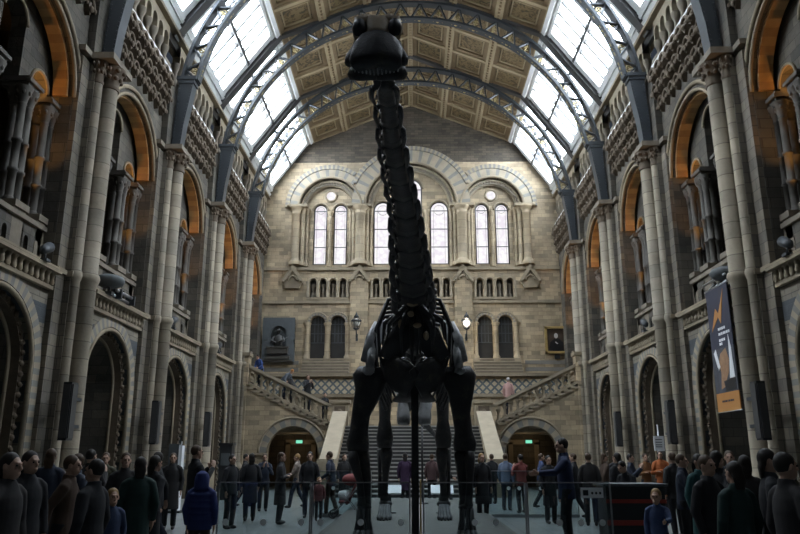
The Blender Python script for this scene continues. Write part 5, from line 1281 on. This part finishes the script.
# pushchair
sx, sy = -1.75, 20.2
r = empty('pushchair', 'red and white pushchair with thin wheels in front of the man in navy', 'pushchair', (sx, sy, 0))
m = MB('cloth_red'); m.tube([(sx-.2, sy, .42), (sx+.05, sy, .40), (sx+.2, sy, .75), (sx+.25, sy, .95)], [(.2, .04), (.2, .04), (.2, .04), (.18, .04)], 10, (0, 0, 1)); m.build('seat', r)
m = MB('cloth_red'); m.blob((sx+.12, sy, .98), (.26, .22, .16), 14, 8); m.build('hood', r)
m = MB('white_card'); m.blob((sx-.02, sy, .58), (.22, .15, .13), 12, 8, jit=.3); m.build('blanket', r)
m = MB('steel')
for e in (-.2, .2):
    m.tube([(sx-.35, sy+e, .12), (sx+.1, sy+e, .55), (sx+.42, sy+e, 1.0)], .013, 6); m.tube([(sx+.32, sy+e, .12), (sx-.05, sy+e, .6)], .013, 6)
m.tube([(sx+.42, sy-.2, 1.0), (sx+.42, sy+.2, 1.0)], .016, 6); m.build('frame', r)
for wx in (-.35, .32):
    for e in (-.2, .2):
        m = MB('black_box'); m.tube([(sx+wx+.1*cos(t*pi/8), sy+e, .115+.1*sin(t*pi/8)) for t in range(17)], .015, 6, caps=False); m.tube([(sx+wx, sy+e-.02, .115), (sx+wx, sy+e+.02, .115)], .02, 6)
        m.bar((sx+wx-.1, sy+e, .115), (sx+wx+.1, sy+e, .115), .008, .008); m.bar((sx+wx, sy+e, .015), (sx+wx, sy+e, .215), .008, .008); m.build('wheel', r)
# ================================================================== light, sky, camera
w = bpy.data.worlds.new('sky'); SC.world = w; w.use_nodes = True
w.node_tree.nodes['Background'].inputs[0].default_value = (.55, .68, .9, 1); w.node_tree.nodes['Background'].inputs[1].default_value = .015
def lamp(name, kind, loc, power, col, size=.2, rot=None, spot=None):
    l = bpy.data.lights.new(name, kind); l.energy = power; l.color = col
    if kind == 'SPOT': l.spot_size = spot or radians(70); l.spot_blend = .6; l.shadow_soft_size = size
    elif kind == 'POINT': l.shadow_soft_size = size
    o = bpy.data.objects.new(name, l); COL.objects.link(o); o.location = loc
    if rot: o.rotation_euler = rot
    return o
AMBER = (1, .50, .14)
for s in (-1, 1):
    for i in VIS:
        ua, ub = BAYS[i]; uc = (ua+ub)/2
        lamp('gallery_uplight', 'SPOT', (s*(W+.34), uc+1.15, 7.3), POW_UP*(2.0 if i > 4 else 1.0), AMBER, .08, rot=(radians(180-9), 0, 0), spot=radians(46))
        lamp('niche_light', 'POINT', (s*(W+.84), uc+1.42, 10.66), POW_UP*.06, AMBER, .04)
for q in (-1, 1):
    lamp('passage_lamp', 'POINT', (q*6.0, 39.0, 2.2), 2.2, (1, .75, .45), .15)
lamp('lantern_light', 'POINT', (3.2, 40.9, 9.05), 30, (1, .85, .6), .1)
cam = bpy.data.cameras.new('camera'); co = bpy.data.objects.new('camera', cam); COL.objects.link(co)
cam.sensor_width = 36; cam.lens = 36*720/800; cam.clip_end = 200
co.location = (0, 0, EYE); co.rotation_euler = (radians(90+14.7), 0, radians(.92)); SC.camera = co
vs = SC.view_settings; vs.view_transform = 'Standard'; vs.look = 'None'; vs.gamma = 1; vs.use_curve_mapping = False; vs.exposure = EXPO
SC.cycles.max_bounces = 8; SC.cycles.diffuse_bounces = 4; SC.cycles.transparent_max_bounces = 16
SC.cycles.use_denoising = True
